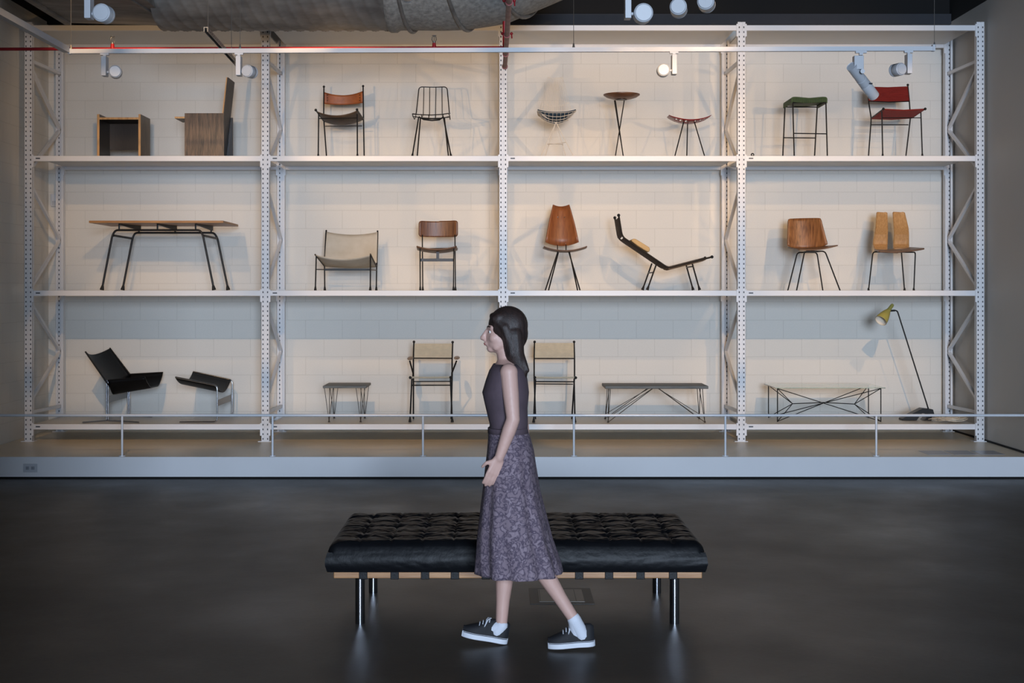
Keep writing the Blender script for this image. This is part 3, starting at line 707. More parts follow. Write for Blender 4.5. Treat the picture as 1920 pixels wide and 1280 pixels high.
part('cross_rail', MB().box(cF(1232, 600, Yf+.05), cF(1486, 578, Yf+.058)), 'black_metal', t, smooth=False)
part('centre_support', MB().box(cF(1352, 578, Yf+.05), cF(1374, 515, Yf+.07)), 'black_metal', t, smooth=False)
part('seat_frame', MB().tube([cF(1230, 505, Yf), cF(1484, 500, Yf)], .005).tube([cF(1230, 505, Yf), cF(1249, 510, Yr)], .006).tube([cF(1484, 505, Yf), cF(1494, 510, Yr)], .006), 'black_metal', t)

# tall-back teak chair
Yf, Yr = 15.42, 15.80
t = thing('shell_chair', 'chair with a tall flared teak back shell and thin upturned seat on black splayed legs', 'chair', onto(cG(465, 700, 15.6), Z))
g = []
rows = [(174, 389, 508), (215, 379, 521), (260, 368, 534), (310, 357, 548), (360, 347, 560), (410, 338, 571), (455, 330, 580)]
for y, xa, xb in rows:
    v = (y-174)/281; row = []
    for i in range(17):
        u = i/16; s4 = 4*u*(1-u); p = cG(lerp(xa, xb, u), y+12*s4*max(0, 1-v*3)+28*s4*v**3, Yr+.10*(1-v)); p.y += .06*s4; row.append(p)
    g.append(row)
sh = part('back_shell', MB().sheet(g), 'teak', t, thick=0.010)
sc = MB()
for x, y in ((425, 268), (475, 268), (422, 466), (484, 466)): sc.ball(cG(x, y, Yr+.02)+Vector((0, .04, 0)), .006)
part('screw', sc, 'chrome', sh)
g = []
for j in range(9):
    v = j/8; row = []
    for i in range(21):
        u = i/20; s4 = 4*u*(1-u); yy = lerp(Yf, Yr, v); p = cG(lerp(318, 643, u), lerp(488, 486, u)+31*s4, Yf)
        row.append(Vector((p.x, yy, p.z-.025*math.sin(v*PI)*0.6+.0*v)))
    g.append(row)
part('seat', MB().sheet(g), 'seat_wood', t, thick=0.010)
part('back_support', MB().tube([cG(421, 478, Yr), cG(421, 512, Yr-.1)], .006).tube([cG(485, 478, Yr), cG(485, 512, Yr-.1)], .006), 'black_metal', t)
part('seat_plate', MB().bar(cG(400, 523, 15.6), cG(530, 523, 15.6), .16, .010), 'black_metal', t, smooth=False)
for a, ya, b_, yb in ((425, 15.53, 330, Yf), (430, 15.68, 354, Yr), (505, 15.53, 590, Yf), (510, 15.68, 572, Yr)): leg(t, cG(a, 524, ya), cG(b_, 815, yb), LV, .0075, cap=False)

# rope chaise in profile
Yn, Yd = 15.40, 15.92
t = thing('rope_lounger', 'reclining rope lounger seen from the side with a tan head cushion', 'lounge chair', onto(cN(1000, 1100, 15.65), Z))
path = [cN(240, 108, Yn), cN(292, 430, Yn), cN(985, 900, Yn), cN(1640, 732, Yn)]
far = lambda p: Vector((p.x, Yd, p.z))
for k, f_ in enumerate((lambda p: p, far)):
    o = part('side_frame', MB().tube(fillet([f_(p) for p in path], .05), .010, 8), 'dark_bronze', t)
    for e in (path[0], path[-1]): part('ball_finial', MB().ball(f_(e), .0175), 'black_metal', o)
def along(t0, t1, n, a, b_):
    return [lerp(a, b_, t0+(t1-t0)*k/(n-1)) for k in range(n)]
mb = MB()
for P in along(.1, .96, 26, path[0], path[1])+along(.04, .97, 62, path[1], path[2]):
    mb.tube([P, P+Vector((0, (Yd-Yn)/2, -.012)), far(P)], .0075, 6)
part('rope_back', mb, 'rope', t)
mb = MB()
for P in along(.03, .84, 48, path[2], path[3]): mb.tube([P+Vector((0, 0, -.004)), P+Vector((0, (Yd-Yn)/2, -.014)), far(P)-Vector((0, 0, .004))], .0125, 6)
part('rope_seat', mb, 'rope_lit', t)
for a, b_, yr_, rx in (((815, 815), 668, 962, 740), ((1345, 838), 1455, 875, 1355)):
    p, f0 = cN(a[0], a[1], Yn), cN(b_, 1230, Yn)
    leg(t, p, f0, LV, .0085, 'dark_bronze'); leg(t, far(p), far(f0), LV, .0085, 'dark_bronze')
    k = (yr_-a[1])/(1230-a[1]); q = lerp(p, onto(f0, Z), k)
    part('rung', MB().tube([q, far(q)], .007), 'dark_bronze', t)
prof = [cN(x, y, Yn+.02) for x, y in ((425, 490), (440, 468), (470, 458), (500, 464), (600, 525), (695, 585), (712, 610), (708, 640), (688, 664), (640, 640), (520, 565))]
part('head_cushion', MB().prism(prof, (0, Yd-Yn-.05, 0)), 'pad_tan', t, bevel=.012)

# rosewood chair
Yf, Yr = 15.45, 15.82
t = thing('veneer_chair', 'chair with a wide square striped rosewood back on thin black legs', 'chair', onto(cO(440, 900, 15.6), Z))
g = []
for j in range(11):
    v = j/10; row = []
    xa, xb = lerp(116, 106, v), lerp(522, 610, v**1.05)
    for i in range(17):
        u = i/16; s4 = 4*u*(1-u)
        ya, yb = lerp(134, 122, u)-6*s4, lerp(472, 455, u)+38*s4
        cx = 6 if (i in (0, 16) and j in (0, 10)) else 0
        p = cO(lerp(xa+cx, xb-cx, u), lerp(ya+cx, yb-cx, v), Yr+.06*(1-v)-.10*u); p.y += .07*s4; row.append(p)
    g.append(row)
part('backrest', MB().sheet(g), 'rosewood', t, thick=.012)
g = []
for j in range(9):
    v = j/8; row = []
    for i in range(17):
        u = i/16; s4 = 4*u*(1-u)
        a = cO(lerp(250, 735, u), lerp(515, 463, u)+26*s4, Yf-.02); b_ = cO(lerp(112, 560, u), lerp(490, 474, u)+14*s4, Yr)
        row.append(lerp(a, b_, v))
    g.append(row)
part('seat', MB().sheet(g), 'seat_wood', t, thick=.011)
part('seat_plate', MB().bar(cO(330, 540, 15.62), cO(500, 540, 15.62), .2, .012), 'black_metal', t, smooth=False)
for Y, P in ((Yr, [(113, 1015), (232, 550), (475, 550), (548, 1015)]), (Yf, [(222, 1015), (322, 535), (575, 535), (762, 1012)])):
    pts = [cO(x, y, Y) for x, y in P]; pts[0].z = pts[-1].z = Z
    part('leg_loop', MB().tube(fillet(pts, .035), .0075), 'black_metal', t)

# twin-lobed oak chair
t = thing('twin_back_chair', 'bent oak chair with a back split into two tall lobes', 'chair', onto(cO(1450, 900, 15.6), Z))
def lobe(rows, dy):
    g = []
    for j, (y, xa, xb, dp) in enumerate(rows):
        row = []
        for i in range(9):
            u = i/8; s4 = 4*u*(1-u)
            e = (y+ (8*(1-s4) if j == 0 else 0))
            p = cO(lerp(xa, xb, u), e, Yr+dp+dy*u); row.append(p)
        g.append(row)
    return g
def dens(rows, n=4):
    out = []
    for a, b_ in zip(rows, rows[1:]):
        for k in range(n): tt = k/n; tt2 = tt; out.append(tuple(lerp(a[q], b_[q], tt2) for q in range(4)))
    out.append(rows[-1]); return out
A = [(52, 1222, 1340, .14), (62, 1213, 1350, .138), (250, 1200, 1357, .07), (330, 1188, 1356, .02), (400, 1174, 1354, .04), (450, 1170, 1352, .05), (495, 1180, 1350, .0), (520, 1200, 1352, -.05)]
B = [(50, 1424, 1556, .10), (60, 1413, 1567, .098), (250, 1428, 1612, .04), (330, 1430, 1618, -.01), (400, 1424, 1618, .01), (450, 1420, 1618, .02), (492, 1422, 1620, -.02), (505, 1430, 1622, -.07)]
for R_ in (A, B): part('back_lobe', MB().sheet(lobe(dens(R_), -.03)), 'oak', t, thick=.012)
g = []
for j in range(9):
    v = j/8; row = []
    for i in range(21):
        u = i/20; s4 = 4*u*(1-u)
        a = cO(lerp(1245, 1822, u), lerp(540, 503, u)+22*s4, Yf-.03); b_ = cO(lerp(1185, 1640, u), lerp(518, 492, u)+10*s4, Yr-.04)
        p = lerp(a, b_, v)
        if i == 20 and j in (0, 8): p.x -= .012
        row.append(p)
    g.append(row)
part('seat', MB().sheet(g), 'seat_wood', t, thick=.014)
part('seat_plate', MB().bar(cO(1380, 549, 15.6), cO(1560, 548, 15.6), .14, .010), 'black_metal', t, smooth=False)
for P, Y2 in (([(1115, 1015, Yr), (1170, 542, Yr), (1480, 552, 15.6)], 0), ([(1562, 1015, Yf), (1522, 530, Yf), (1500, 548, 15.6)], 0), ([(1677, 1015, Yr), (1697, 548, Yr), (1560, 548, 15.6)], 0)):
    pts = [cO(*q) for q in P]; pts[0].z = Z
    o = part('leg', MB().tube(fillet(pts, .035), .0075), 'black_metal', t)
    part('foot_cap', MB().tube([pts[0], pts[0]+Vector((0, 0, .03))], [.014, .009]), 'rubber', o)
pts = [cO(1240, 1015, Yf), cO(1240, 600, Yf)]

# ---------------------------------------------------------------- bottom shelf (level 0)
LV = 0; Z = DECKS[0]
# black leather lounge chair
Yn, Yd = 15.50, 16.17
t = thing('leather_lounge_chair', 'black leather sling lounge chair on a chrome post base', 'chair', onto(cQ(500, 1100, 15.8), Z))
for x1_, x2_, Y, yt, tips in ((352, 375, Yn, 590, ((35, 15.29), (785, 15.29))), (640, 658, Yd, 700, ((540, 16.02), (960, 16.0)))):
    for x in (x1_, x2_): part('post', MB().tube([onto(cQ(x, 0, Y), Z+.012), cQ(x, yt, Y)], .009, 10), 'chrome', t)
    j_ = onto(cQ((x1_+x2_)/2, 0, Y), Z+.012)
    part('foot', MB().tube([onto(cQ(tips[0][0], 0, tips[0][1]), Z+.009), j_, onto(cQ(tips[1][0], 0, tips[1][1]), Z+.009)], .009, 8), 'chrome', t)
a, b_, c_, d_ = cQ(375, 795, Yn), cQ(643, 757, Yd), cQ(643, 815, Yd), cQ(375, 888, Yn)
part('cross_plate', MB().prism([a, b_, c_, d_], (-.008, 0, 0)), 'plate_steel', t, smooth=False)
Yn2, Yd2 = 15.42, 16.12
g = []
for j in range(11):
    v = j/10; row = []
    a = lerp(cQ(80, 212, Yn2), cQ(360, 625, Yn2), v); b_ = lerp(cQ(400, 162, Yd2), cQ(662, 512, Yd2), v)
    for i in range(15):
        u = i/14; s4 = 4*u*(1-u); p = lerp(a, b_, u)+Vector((-.045, 0, -.05))*s4; 
        if j == 10: p += Vector((.02, 0, -.03))
        row.append(p)
    g.append(row)
part('back_sling', MB().sheet(g), 'black_leather', t, thick=.012)
g = []
nr = cQ(372, 590, Yn2), cQ(868, 548, Yn2); fr_ = cQ(664, 510, Yd2), cQ(1106, 486, Yd2)
for j in range(13):
    v = j/12; a = lerp(nr[0], nr[1], v); b_ = lerp(fr_[0], fr_[1], v); row = []
    bot = lerp(cQ(440, 772, 15.62), cQ(985, 676, 15.75), v)
    for i in range(21):
        u = i/20; s4 = min(1, 1.25*math.sin(PI*u)**0.8); base = lerp(a, b_, u); s_bot = bot.z
        p = Vector((base.x+(0.0), base.y, lerp(base.z, s_bot, s4)))
        if u < .5: p.x = lerp(a.x, bot.x, min(1, s4)); 
        else: p.x = lerp(b_.x, max(bot.x, lerp(bot.x, b_.x, (u-.5)*2)), s4)
        row.append(p)
    g.append(row)
part('seat_sling', MB().sheet(g), 'black_leather', t, thick=.012)
for e_ in ([cQ(70, 205, Yn2), cQ(358, 620, Yn2)], [cQ(396, 158, Yd2), cQ(664, 508, Yd2)], [nr[0], nr[1]], [fr_[0], fr_[1]]): part('side_rod', MB().tube(e_, .009), 'black_leather', t)
# matching footrest
Yn, Yd = 15.34, 16.14
t = thing('leather_footrest', 'black leather sling footrest on chrome rods beside the lounge chair', 'footrest', onto(cR(600, 1100, 15.7), Z))
n0, n1, f0, f1 = cR(85, 264, Yn), cR(838, 415, Yn), cR(412, 162, Yd), cR(1112, 312, Yd)
for e0, e1, px_, Y in ((n0, n1, 860, Yn), (f0, f1, 1138, Yd)):
    P = [e0, e1, onto(cR(px_, 470, Y), 0)]
    x = cR(px_, 0, Y).x
    pts = fillet([e0, Vector((x, Y, lerp(e0, e1, (x-e0.x)/(e1.x-e0.x)).z)), Vector((x, Y, Z+.010)), Vector((cR(165, 0, Yn).x+(0 if Y == Yn else 0.0), Y, Z+.010))], .045)
    part('chrome_frame', MB().tube(pts, .009, 10), 'chrome', t)
g = []
for j in range(13):
    v = j/12; a = lerp(n0, n1, v); b_ = lerp(f0, f1, v)
    g.append([lerp(a, b_, i/16)-Vector((0, 0, .105*math.sin(PI*i/16)**.85)) for i in range(17)])
part('sling', MB().sheet(g), 'black_leather', t, thick=.010)
x = cR(868, 0, Yn).x
part('cross_plate', MB().prism([cR(868, 690, Yn), cR(1132, 580, Yd), cR(1132, 695, Yd), cR(868, 800, Yn)], (-.006, 0, 0)), 'plate_steel', t, smooth=False)

# small hairpin table
Yf, Yr = 15.40, 15.94
x0, x1 = cJ(445, 0, Yf).x, cJ(736, 0, Yf).x; zt = cJ(0, 580, Yf).z
t = thing('occasional_table', 'small square table with a weathered grey wooden top and thin hairpin legs', 'table', ((x0+x1)/2, 15.67, Z))
part('tabletop', MB().box((x0, Yf, zt-.026), (x1, Yr, zt)), 'grey_wood', t, bevel=.004, smooth=False)
def hairpin(t, x, y, s, sy, spread=.05, m='plate_steel'):
    f = Vector((x, y, Z+.004)); o = None
    mb = MB()
    for dx, dy in ((-spread, 0), (spread*.9, 0), (0, sy*.05)): mb.tube([f, (x+dx, y+dy, zt-.026)], .0035, 6)
    mb.tube([(x, y, Z), (x, y, Z+.02)], [.013, .006])
    return part('hairpin_leg', mb, m, t)
M['dark_rod'] = mat('dark_rod', srgb(84, 76, 68), .5, .5, var=.1)
for x, y, sy in ((x0+.065, Yf+.03, 1), (x0+.065, Yr-.04, -1), (x1-.065, Yf+.03, 1), (x1-.065, Yr-.04, -1)): hairpin(t, x, y, 1, sy, m='dark_rod')

# cord armchair
def cord_back(t, tl, tr, bl, br_, n=16):
    mb = MB()
    for k in range(n):
        v = k/(n-1); a, b_ = lerp(tl, bl, v), lerp(tr, br_, v)
        mb.tube([a, b_], .0062, 6)
    part('back_cords', mb, 'cord_cream', t)
Yf, Yr = 15.42, 15.80
t = thing('cord_armchair', 'black rod armchair with cream cord back and pale wooden arms', 'armchair', onto(cT(440, 1200, 15.6), Z))
for s, (bx, by), (kx, ky), (fx, fy) in ((0, (197, 80), (190, 560), (190, 1175)), (1, (743, 85), (736, 560), (722, 1160))):
    o = leg(t, cT(bx, by, Yr+.08), cT(fx, fy, Yr), LV, .0085, bend=[cT(kx, 310, Yr+.03), cT(kx, ky, Yr)], cap=False, name='rear_post')
    part('ball_finial', MB().ball(cT(bx, by, Yr+.08), .015), 'black_metal', o)
for a, b_ in (((168, 600), (140, 1215)), ((712, 600), (738, 1215))): leg(t, cT(*a, Yf+.02), cT(*b_, Yf), LV, .0085)
cord_back(t, cT(193, 112, Yr+.075), cT(740, 112, Yr+.075), cT(188, 300, Yr+.035), cT(742, 300, Yr+.035), 17)
part('back_bar', MB().tube([cT(188, 310, Yr+.03), cT(742, 313, Yr+.03)], .0065), 'black_metal', t)
sl, sr = (cT(145, 585, Yf-.03), cT(190, 590, Yr)), (cT(716, 582, Yf-.03), cT(730, 588, Yr))
for a, b_ in (sl, sr):
    o = part('side_rail', MB().tube([a, b_], .0075), 'black_metal', t); part('ball_finial', MB().ball(a, .016), 'black_metal', o)
mb = MB()
for k in range(26):
    v = .04+.94*k/25; a, b_ = lerp(sl[0], sl[1], v), lerp(sr[0], sr[1], v); mb.tube([a+Vector((0, 0, .004)), lerp(a, b_, .5)+Vector((0, 0, .0)), b_+Vector((0, 0, .004))], .010, 6)
part('seat_cords', mb, 'cord_cream', t)
part('stretcher', MB().tube([cT(190, 640, Yr), cT(712, 638, Yr)], .0055), 'black_metal', t)
part('stretcher', MB().tube([cT(168, 693, Yf+.02), cT(714, 692, Yf+.02)], .0065), 'black_metal', t)
for (x0_, x1_, ys, fx) in ((80, 185, 322, 138), (745, 850, 315, 798)):
    a = cT(fx, 350, Yf+.03)
    part('arm_strut', MB().tube([a, cT(184 if fx < 400 else 733, 520, Yf+.12), cT(184 if fx < 400 else 733, 590, Yf+.15)], .009), 'black_metal', t)
    c0 = cT((x0_+x1_)/2, ys, Yf+.02); hw = abs(cT(x1_, 0, Yf).x-cT(x0_, 0, Yf).x)/2
    g0 = MB(); g0.ball(c0+Vector((0, .15, 0)), 1, 20, scale=(hw*.8, .20, .018)); 
    part('armrest', g0, 'arm_wood', t)
# cord side chair
Yf, Yr = 15.36, 15.80
t = thing('cord_side_chair', 'black rod side chair with cream cord back and no arms', 'chair', onto(cK(355, 820, 15.6), Z))
for (bx, by), (kx, ky), (fx, fy) in (((222, 287), (219, 520), (228, 800)), ((485, 287), (488, 520), (470, 792))):
    o = leg(t, cK(bx, by, Yr+.08), cK(fx, fy, Yr), LV, .0085, bend=[cK(kx, 398, Yr+.03), cK(kx, ky, Yr)], cap=False, name='rear_post')
    part('ball_finial', MB().ball(cK(bx, by, Yr+.08), .015), 'black_metal', o)
leg(t, cK(228, 535, Yf+.02), cK(215, 828, Yf), LV, .0085); leg(t, cK(485, 535, Yf+.02), cK(491, 832, Yf), LV, .0085)
cord_back(t, cK(221, 298, Yr+.075), cK(487, 298, Yr+.075), cK(219, 390, Yr+.035), cK(489, 390, Yr+.035), 17)
part('back_bar', MB().tube([cK(219, 398, Yr+.03), cK(490, 398, Yr+.03)], .0065), 'black_metal', t)
sl, sr = (cK(223, 525, Yf-.02), cK(219, 528, Yr)), (cK(496, 526, Yf-.02), cK(488, 528, Yr))
for a, b_ in (sl, sr):
    o = part('side_rail', MB().tube([a, b_], .0075), 'black_metal', t); part('ball_finial', MB().ball(a, .016), 'black_metal', o)
mb = MB()
for k in range(26):
    v = .04+.94*k/25; a, b_ = lerp(sl[0], sl[1], v), lerp(sr[0], sr[1], v); mb.tube([a+Vector((0, 0, .004)), lerp(a, b_, .5), b_+Vector((0, 0, .004))], .010, 6)
part('seat_cords', mb, 'cord_cream', t)
part('stretcher', MB().tube([cK(226, 552, Yf+.02), cK(487, 553, Yf+.02)], .0065), 'black_metal', t)
part('stretcher', MB().tube([cK(226, 567, Yr), cK(478, 569, Yr)], .0055), 'black_metal', t)

# long grey bench table
Yf, Yr = 15.36, 15.86
x0, x1 = cK(692, 0, Yf).x, cK(1381, 0, Yf).x; zt = cK(0, 581, Yf).z
t = thing('slab_table', 'long low table with a thick weathered grey wooden top on wire trestle legs', 'table', ((x0+x1)/2, 15.6, Z))
part('tabletop', MB().box((x0, Yf, zt-.032), (x1, Yr, zt)), 'grey_wood', t, bevel=.005, smooth=False)
for s, xe in ((1, x0), (-1, x1)):
    for yy, yo in ((Yf+.03, Yr-.04), (Yr-.04, Yf+.03)):
        f = Vector((xe+s*.035, yy, Z+.004))
        o = MB(); o.tube([f, (xe+s*.06, yy, zt-.03)], .0042, 6).tube([f, (xe+s*.06, lerp(yy, yo, .6), zt-.03)], .0042, 6).tube([f, (xe+s*.53, lerp(yy, yo, .15), zt-.03)], .0042, 6).tube([f+Vector((0, 0, .05)), (xe+s*.54, lerp(yy, yo, .3), zt-.03)], .0036, 6)
        o.tube([f-Vector((0, 0, .004)), f+Vector((0, 0, .016))], [.012, .006]); part('wire_leg', o, 'dark_rod', t)

# glass coffee table
Yf, Yr = 15.46, 15.98
t = thing('glass_coffee_table', 'coffee table with a clear glass top over a crossed black wire frame', 'table', onto(cL(560, 800, 15.7), Z))
zg = cL(0, 633, 15.40).z
xg0, xg1 = cL(248, 0, 15.40).x, cL(945, 0, 15.40).x
part('glass_top', MB().box((xg0, 15.40, zg), (xg1, 16.06, zg+.009)), 'glass', t, smooth=False)
xf0, xf1 = cL(262, 0, Yf).x, cL(915, 0, Yf).x
FL, FR, RL, RR = [Vector((x, y, 0)) for x, y in ((xf0, Yf), (xf1, Yf), (xf0, Yr), (xf1, Yr))]
top = lambda p: onto(p, zg-.005); bot = lambda p: onto(p, Z+.006)
for p in (FL, FR, RL, RR): part('leg', MB().tube([onto(p, Z), onto(p, zg-.001)], .006), 'black_metal', t)
nl, nr_ = cL(357, 730, 15.72), cL(748, 732, 15.72); ctr = cL(555, 722, 15.72)
for nd, ends in ((nl, (FL, RL)), (nr_, (FR, RR))):
    for e in ends:
        part('strut', MB().tube([nd, top(e)], .0045).tube([nd, bot(e)], .0045), 'black_metal', t)
part('centre_strut', MB().tube([nl, ctr, nr_], .005), 'black_metal', t)
for a, b_ in ((top(FL), bot(FR)), (bot(RL), top(FR)), (bot(FL), top(RR))): part('long_strut', MB().tube([a, b_], .0045), 'black_metal', t)

# yellow floor lamp
Yl = 15.62
t = thing('floor_lamp', 'leaning black floor lamp with a small yellow cone shade', 'lamp', onto(cX(500, 500, Yl), Z))
prof = [(125, 478), (330, 375), (540, 270), (742, 292), (768, 385), (770, 440), (700, 516), (548, 524), (612, 450), (655, 380), (520, 372), (415, 482), (125, 492)]
P = [cX(x, y, Yl) for x, y in prof]
zmin = min(p.z for p in P)
for p in P: p.z += Z+.0-zmin if False else 0
for p in P:
    if p.z < Z: p.z = Z
P[7] = onto(P[7], Z); P[6] = onto(P[6], Z); P[-1] = onto(P[-1], Z+.001); P[-2] = onto(P[-2], Z+.001)
part('base', MB().prism(P, (0, .14, 0)), 'black_metal', t, smooth=False, bevel=.003)
pb, pk, pe = cX(650, 290, Yl+.07), cL(1018, 140, Yl+.02), cL(975, 143, Yl)
part('pole', MB().tube(fillet([pb, pk, pe], .03), .0075, 10), 'black_metal', t)
s0 = cL(990, 104, Yl+.03); ax = (cL(915, 206, Yl-.10)-s0); Ls = ax.length
prof = [(.004, 0), (.016, .002), (.020, .02), (.021, Ls*.28), (.026, Ls*.38), (.040, Ls*.5), (.058, Ls*.72), (.066, Ls*.86), (.068, Ls*1.0)]
o = part('lamp_shade', MB().lathe(s0, ax, prof, 28), 'yellow_enamel', t)
part('shade_lining', MB().lathe(s0, ax, [(r-.003, h) for r, h in prof[3:]], 28), 'shade_inside', o)
part('bulb', MB().ball(s0+ax.normalized()*Ls*.72, .024, 14), 'shade_inside', o)
part('swivel_joint', MB().tube([pe-Vector((.005, 0, 0)), pe+Vector((.05, 0, .003))], .011, 10), 'black_metal', t)
# white cable coil
mb = MB(); c0 = onto(cX(1050, 520, 15.42), Z+.012); pts = []
rs = random.Random(3)
for k in range(190):
    a = k*.42; r_ = .045+.05*rs.random()*0+.035*math.sin(k*.131)+.012*math.sin(k*.7)
    pts.append(c0+Vector((math.cos(a)*r_*2.2+.04*math.sin(k*.05), math.sin(a)*r_*1.9, .006+.034*abs(math.sin(k*.37)))))
mb.tube(pts, .0055, 6)
tag(part('cable_coil', mb, 'cable_cream'), 'tangled pale cable heaped beside the floor lamp base', 'cable')

# ================================================================ overhead: track, spotlights, pipes, duct
TY = 11.67; TZ = 3.785
tk = thing('light_track', 'long white lighting track hung across the front of the rack', 'lighting track', (0, TY, TZ-.02))
ta, tb = W(131, 96.5, TY+.03), W(1750, 91.5, TY-.10)
tz = lambda x: lerp(ta, tb, (x-ta.x)/(tb.x-ta.x))
part('track_bar', MB().bar(ta, tb, .036, .036), 'lamp_white', tk, smooth=False)
part('end_cap', MB().bar(tb+Vector((-.01, 0, .006)), tb+Vector((.01, 0, .006)), .045, .052).bar(ta+Vector((-.01, 0, .0)), ta+Vector((.01, 0, .0)), .042, .045), 'lamp_white', tk, smooth=False)
for px in (1075, 1745, 131, 450):
    p = tz(W(px, 95, TY).x)
    o = part('hanging_wire', MB().tube([p+Vector((0, 0, .018)), (p.x, p.y, CEIL)], .0022, 6), 'zinc', tk)
    part('clip', MB().tube([p+Vector((0, 0, .016)), p+Vector((0, 0, .055))], [.012, .005]), 'zinc', o)
st = thing('light_track', 'short white lighting track running towards the viewer at upper left', 'lighting track', (-3.54, 9, TZ-.02))
part('track_bar', MB().bar((ta.x-.02, TY, ta.z+.01), (ta.x-.02, 6.5, ta.z+.01), .05, .05), 'lamp_white', st, smooth=False)
part('hanging_wire', MB().tube([(ta.x-.02, 8, ta.z), (ta.x-.02, 8, CEIL)], .003, 6), 'zinc', st)
# near track, above the frame
NY = 9.3; NZ = 3.98
nt_ = thing('light_track', 'white lighting track just above the top of the photo', 'lighting track', (0, NY, NZ))
part('track_bar', MB().box((-4.2, NY-.018, NZ-.018), (4.2, NY+.018, NZ+.018)), 'lamp_white', nt_, smooth=False)
for x in (-3.5, 0, 3.5): part('hanging_wire', MB().tube([(x, NY, NZ), (x, NY, CEIL)], .002, 6), 'zinc', nt_)
def fixture(px, side, Ytr, zt, target, power, label, size=42, drop=.155, lit=True, cylr=.052, clen=.105, ext=0):
    x = (px-VX)/FPX*Ytr
    if Ytr == TY: Ytr = tz(x).y
    f = thing('track_spotlight', label, 'spotlight', (x, Ytr, zt-.2), 'track spotlights')
    part('adapter', MB().box((x-.035, Ytr-.014, zt-.032), (x+.035, Ytr+.014, zt-.018)).box((x-.012, Ytr-.012, zt-.05-ext), (x+.012, Ytr+.012, zt-.03)), 'lamp_white', f, smooth=False)
    zt -= ext
    part('driver_box', MB().box((x-.020, Ytr-.045, zt-.05-drop), (x+.020, Ytr+.045, zt-.045)), 'lamp_white', f, bevel=.003, smooth=False)
    c = Vector((x+side*(.024+cylr+.012), Ytr, zt-.05-drop+.035)) if side else Vector((x, Ytr-.01, zt-.05-drop-cylr-.03))
    part('arm', MB().tube([(x+side*.018, Ytr, c.z), (x+side*.040, Ytr, c.z)] if side else [(x, Ytr, zt-.05-drop), (x, Ytr, c.z+cylr*.6)], .011, 10), 'lamp_white', f)
    ax = (Vector(target)-c).normalized()
    h = part('lamp_head', MB().lathe(c-ax*clen*.55, ax, [(.001, 0), (cylr*.82, 0), (cylr*.88, .004), (cylr*.88, .006), (cylr*.98, .010), (cylr, .016), (cylr, clen*.74), (cylr*.97, clen*.76), (cylr*.97, clen*.78), (cylr, clen*.80), (cylr, clen), (cylr*.9, clen), (cylr*.86, clen*.9), (.001, clen*.88)], 28), 'lamp_white', f)
    if lit: spot(c+ax*(clen*.55), target, power, size)
    return f
K = 95
zt_ = lambda px: tz((px-VX)/FPX*TY).z
fixture(195, 1, TY, zt_(195), (-4.0, 16.3, 3.75), K*1.25, 'white spotlight above the low plywood chair, leftmost on the long track', 52)
fixture(448, 1, TY, zt_(448), (-.6, 16.3, 3.7), K*1.7, 'white spotlight near the second rack post from the left, on the long track', 50)
fixture(1262, -1, TY, zt_(1262), (1.5, 16.3, 3.7), K*.8, 'white spotlight above the red tractor seat stool', 52)
fixture(1697, -1, TY, zt_(1697), (1.2, 16.3, 3.65), K*1.5, 'white spotlight above the red cord chair, rightmost on the long track', 52)
fixture(167, 1, NY, NZ, (-2.0, 16.3, 3.7), 110, 'large white spotlight cut by the top edge at far left, before the grey duct', 38, cylr=.06, ext=.18)
fixture(1177, 1, NY, NZ, (.9, 16.3, 3.8), 95, 'large white spotlight with a side box, leftmost of three at the top edge', 38, cylr=.063, ext=.18)
fixture(1272, 0, NY, NZ, (2.3, 16.3, 3.6), 95, 'large white spotlight hanging lowest at the top edge, middle of three', 38, drop=.12, cylr=.056, clen=.13, ext=.06)
fixture(1324, 0, NY, NZ, (2.9, 16.3, 3.7), 60, 'large white spotlight cut by the top edge, rightmost of three', 38, drop=.12, cylr=.056, clen=.13, ext=.025)
fixture(765, 0, NY, NZ, (-1.2, 16.3, 3.7), 70, 'white spotlight just peeking in at the top edge before the duct', 38, drop=.10, cylr=.045, ext=.0)
spot((4.5, NY, NZ-.2), (3.7, 16.3, 3.55), 330, 30, .6, .03)      # one more lamp of the near track, right of the frame
# zoom spotlight with long barrel
x = (1609-VX)/FPX*TY; z0 = zt_(1609); TYf = tz(x).y
cS = crop(1580, 80, 10.667)
f = thing('framing_spotlight', 'long-barrelled white spotlight tilted down in front of the red cord chair', 'spotlight', (x, TYf, z0-.3))
part('adapter', MB().box((x-.045, TYf-.014, z0-.034), (x+.045, TYf+.014, z0-.018)).box((x-.015, TYf-.012, z0-.05), (x+.015, TYf+.012, z0-.03)), 'lamp_white', f, smooth=False)
part('driver_box', MB().box(cS(235, 255, TYf-.04), cS(425, 530, TYf-.04)+Vector((0, .07, 0))), 'lamp_white', f, bevel=.003, smooth=False)
part('swivel', MB().tube([cS(400, 570, TYf-.07), cS(400, 570, TYf+.02)], .018, 14), 'lamp_white', f)
b0, b1 = cS(175, 470, TYf-.02), cS(625, 1065, TYf+.22)
ax = b1-b0; L_ = ax.length
o = part('barrel', MB().lathe(b0, ax, [(.001, .004), (.040, .004), (.043, 0), (.043, L_*.42), (.041, L_*.425), (.041, L_*.43), (.0445, L_*.435), (.0445, L_*.60), (.041, L_*.605), (.0455, L_*.62), (.0455, L_), (.040, L_), (.036, L_*.95), (.001, L_*.94)], 28), 'lamp_white', f)
n_ = ax.normalized(); mb = MB()
for k in range(3):
    p = b0+n_*L_*(.70+.07*k)+Vector((-.010+k*.004, -.047, .0)); mb.bar(p, p+n_*.028, .007, .004)
part('vent_slot', mb, 'tag_dark', o, smooth=False)
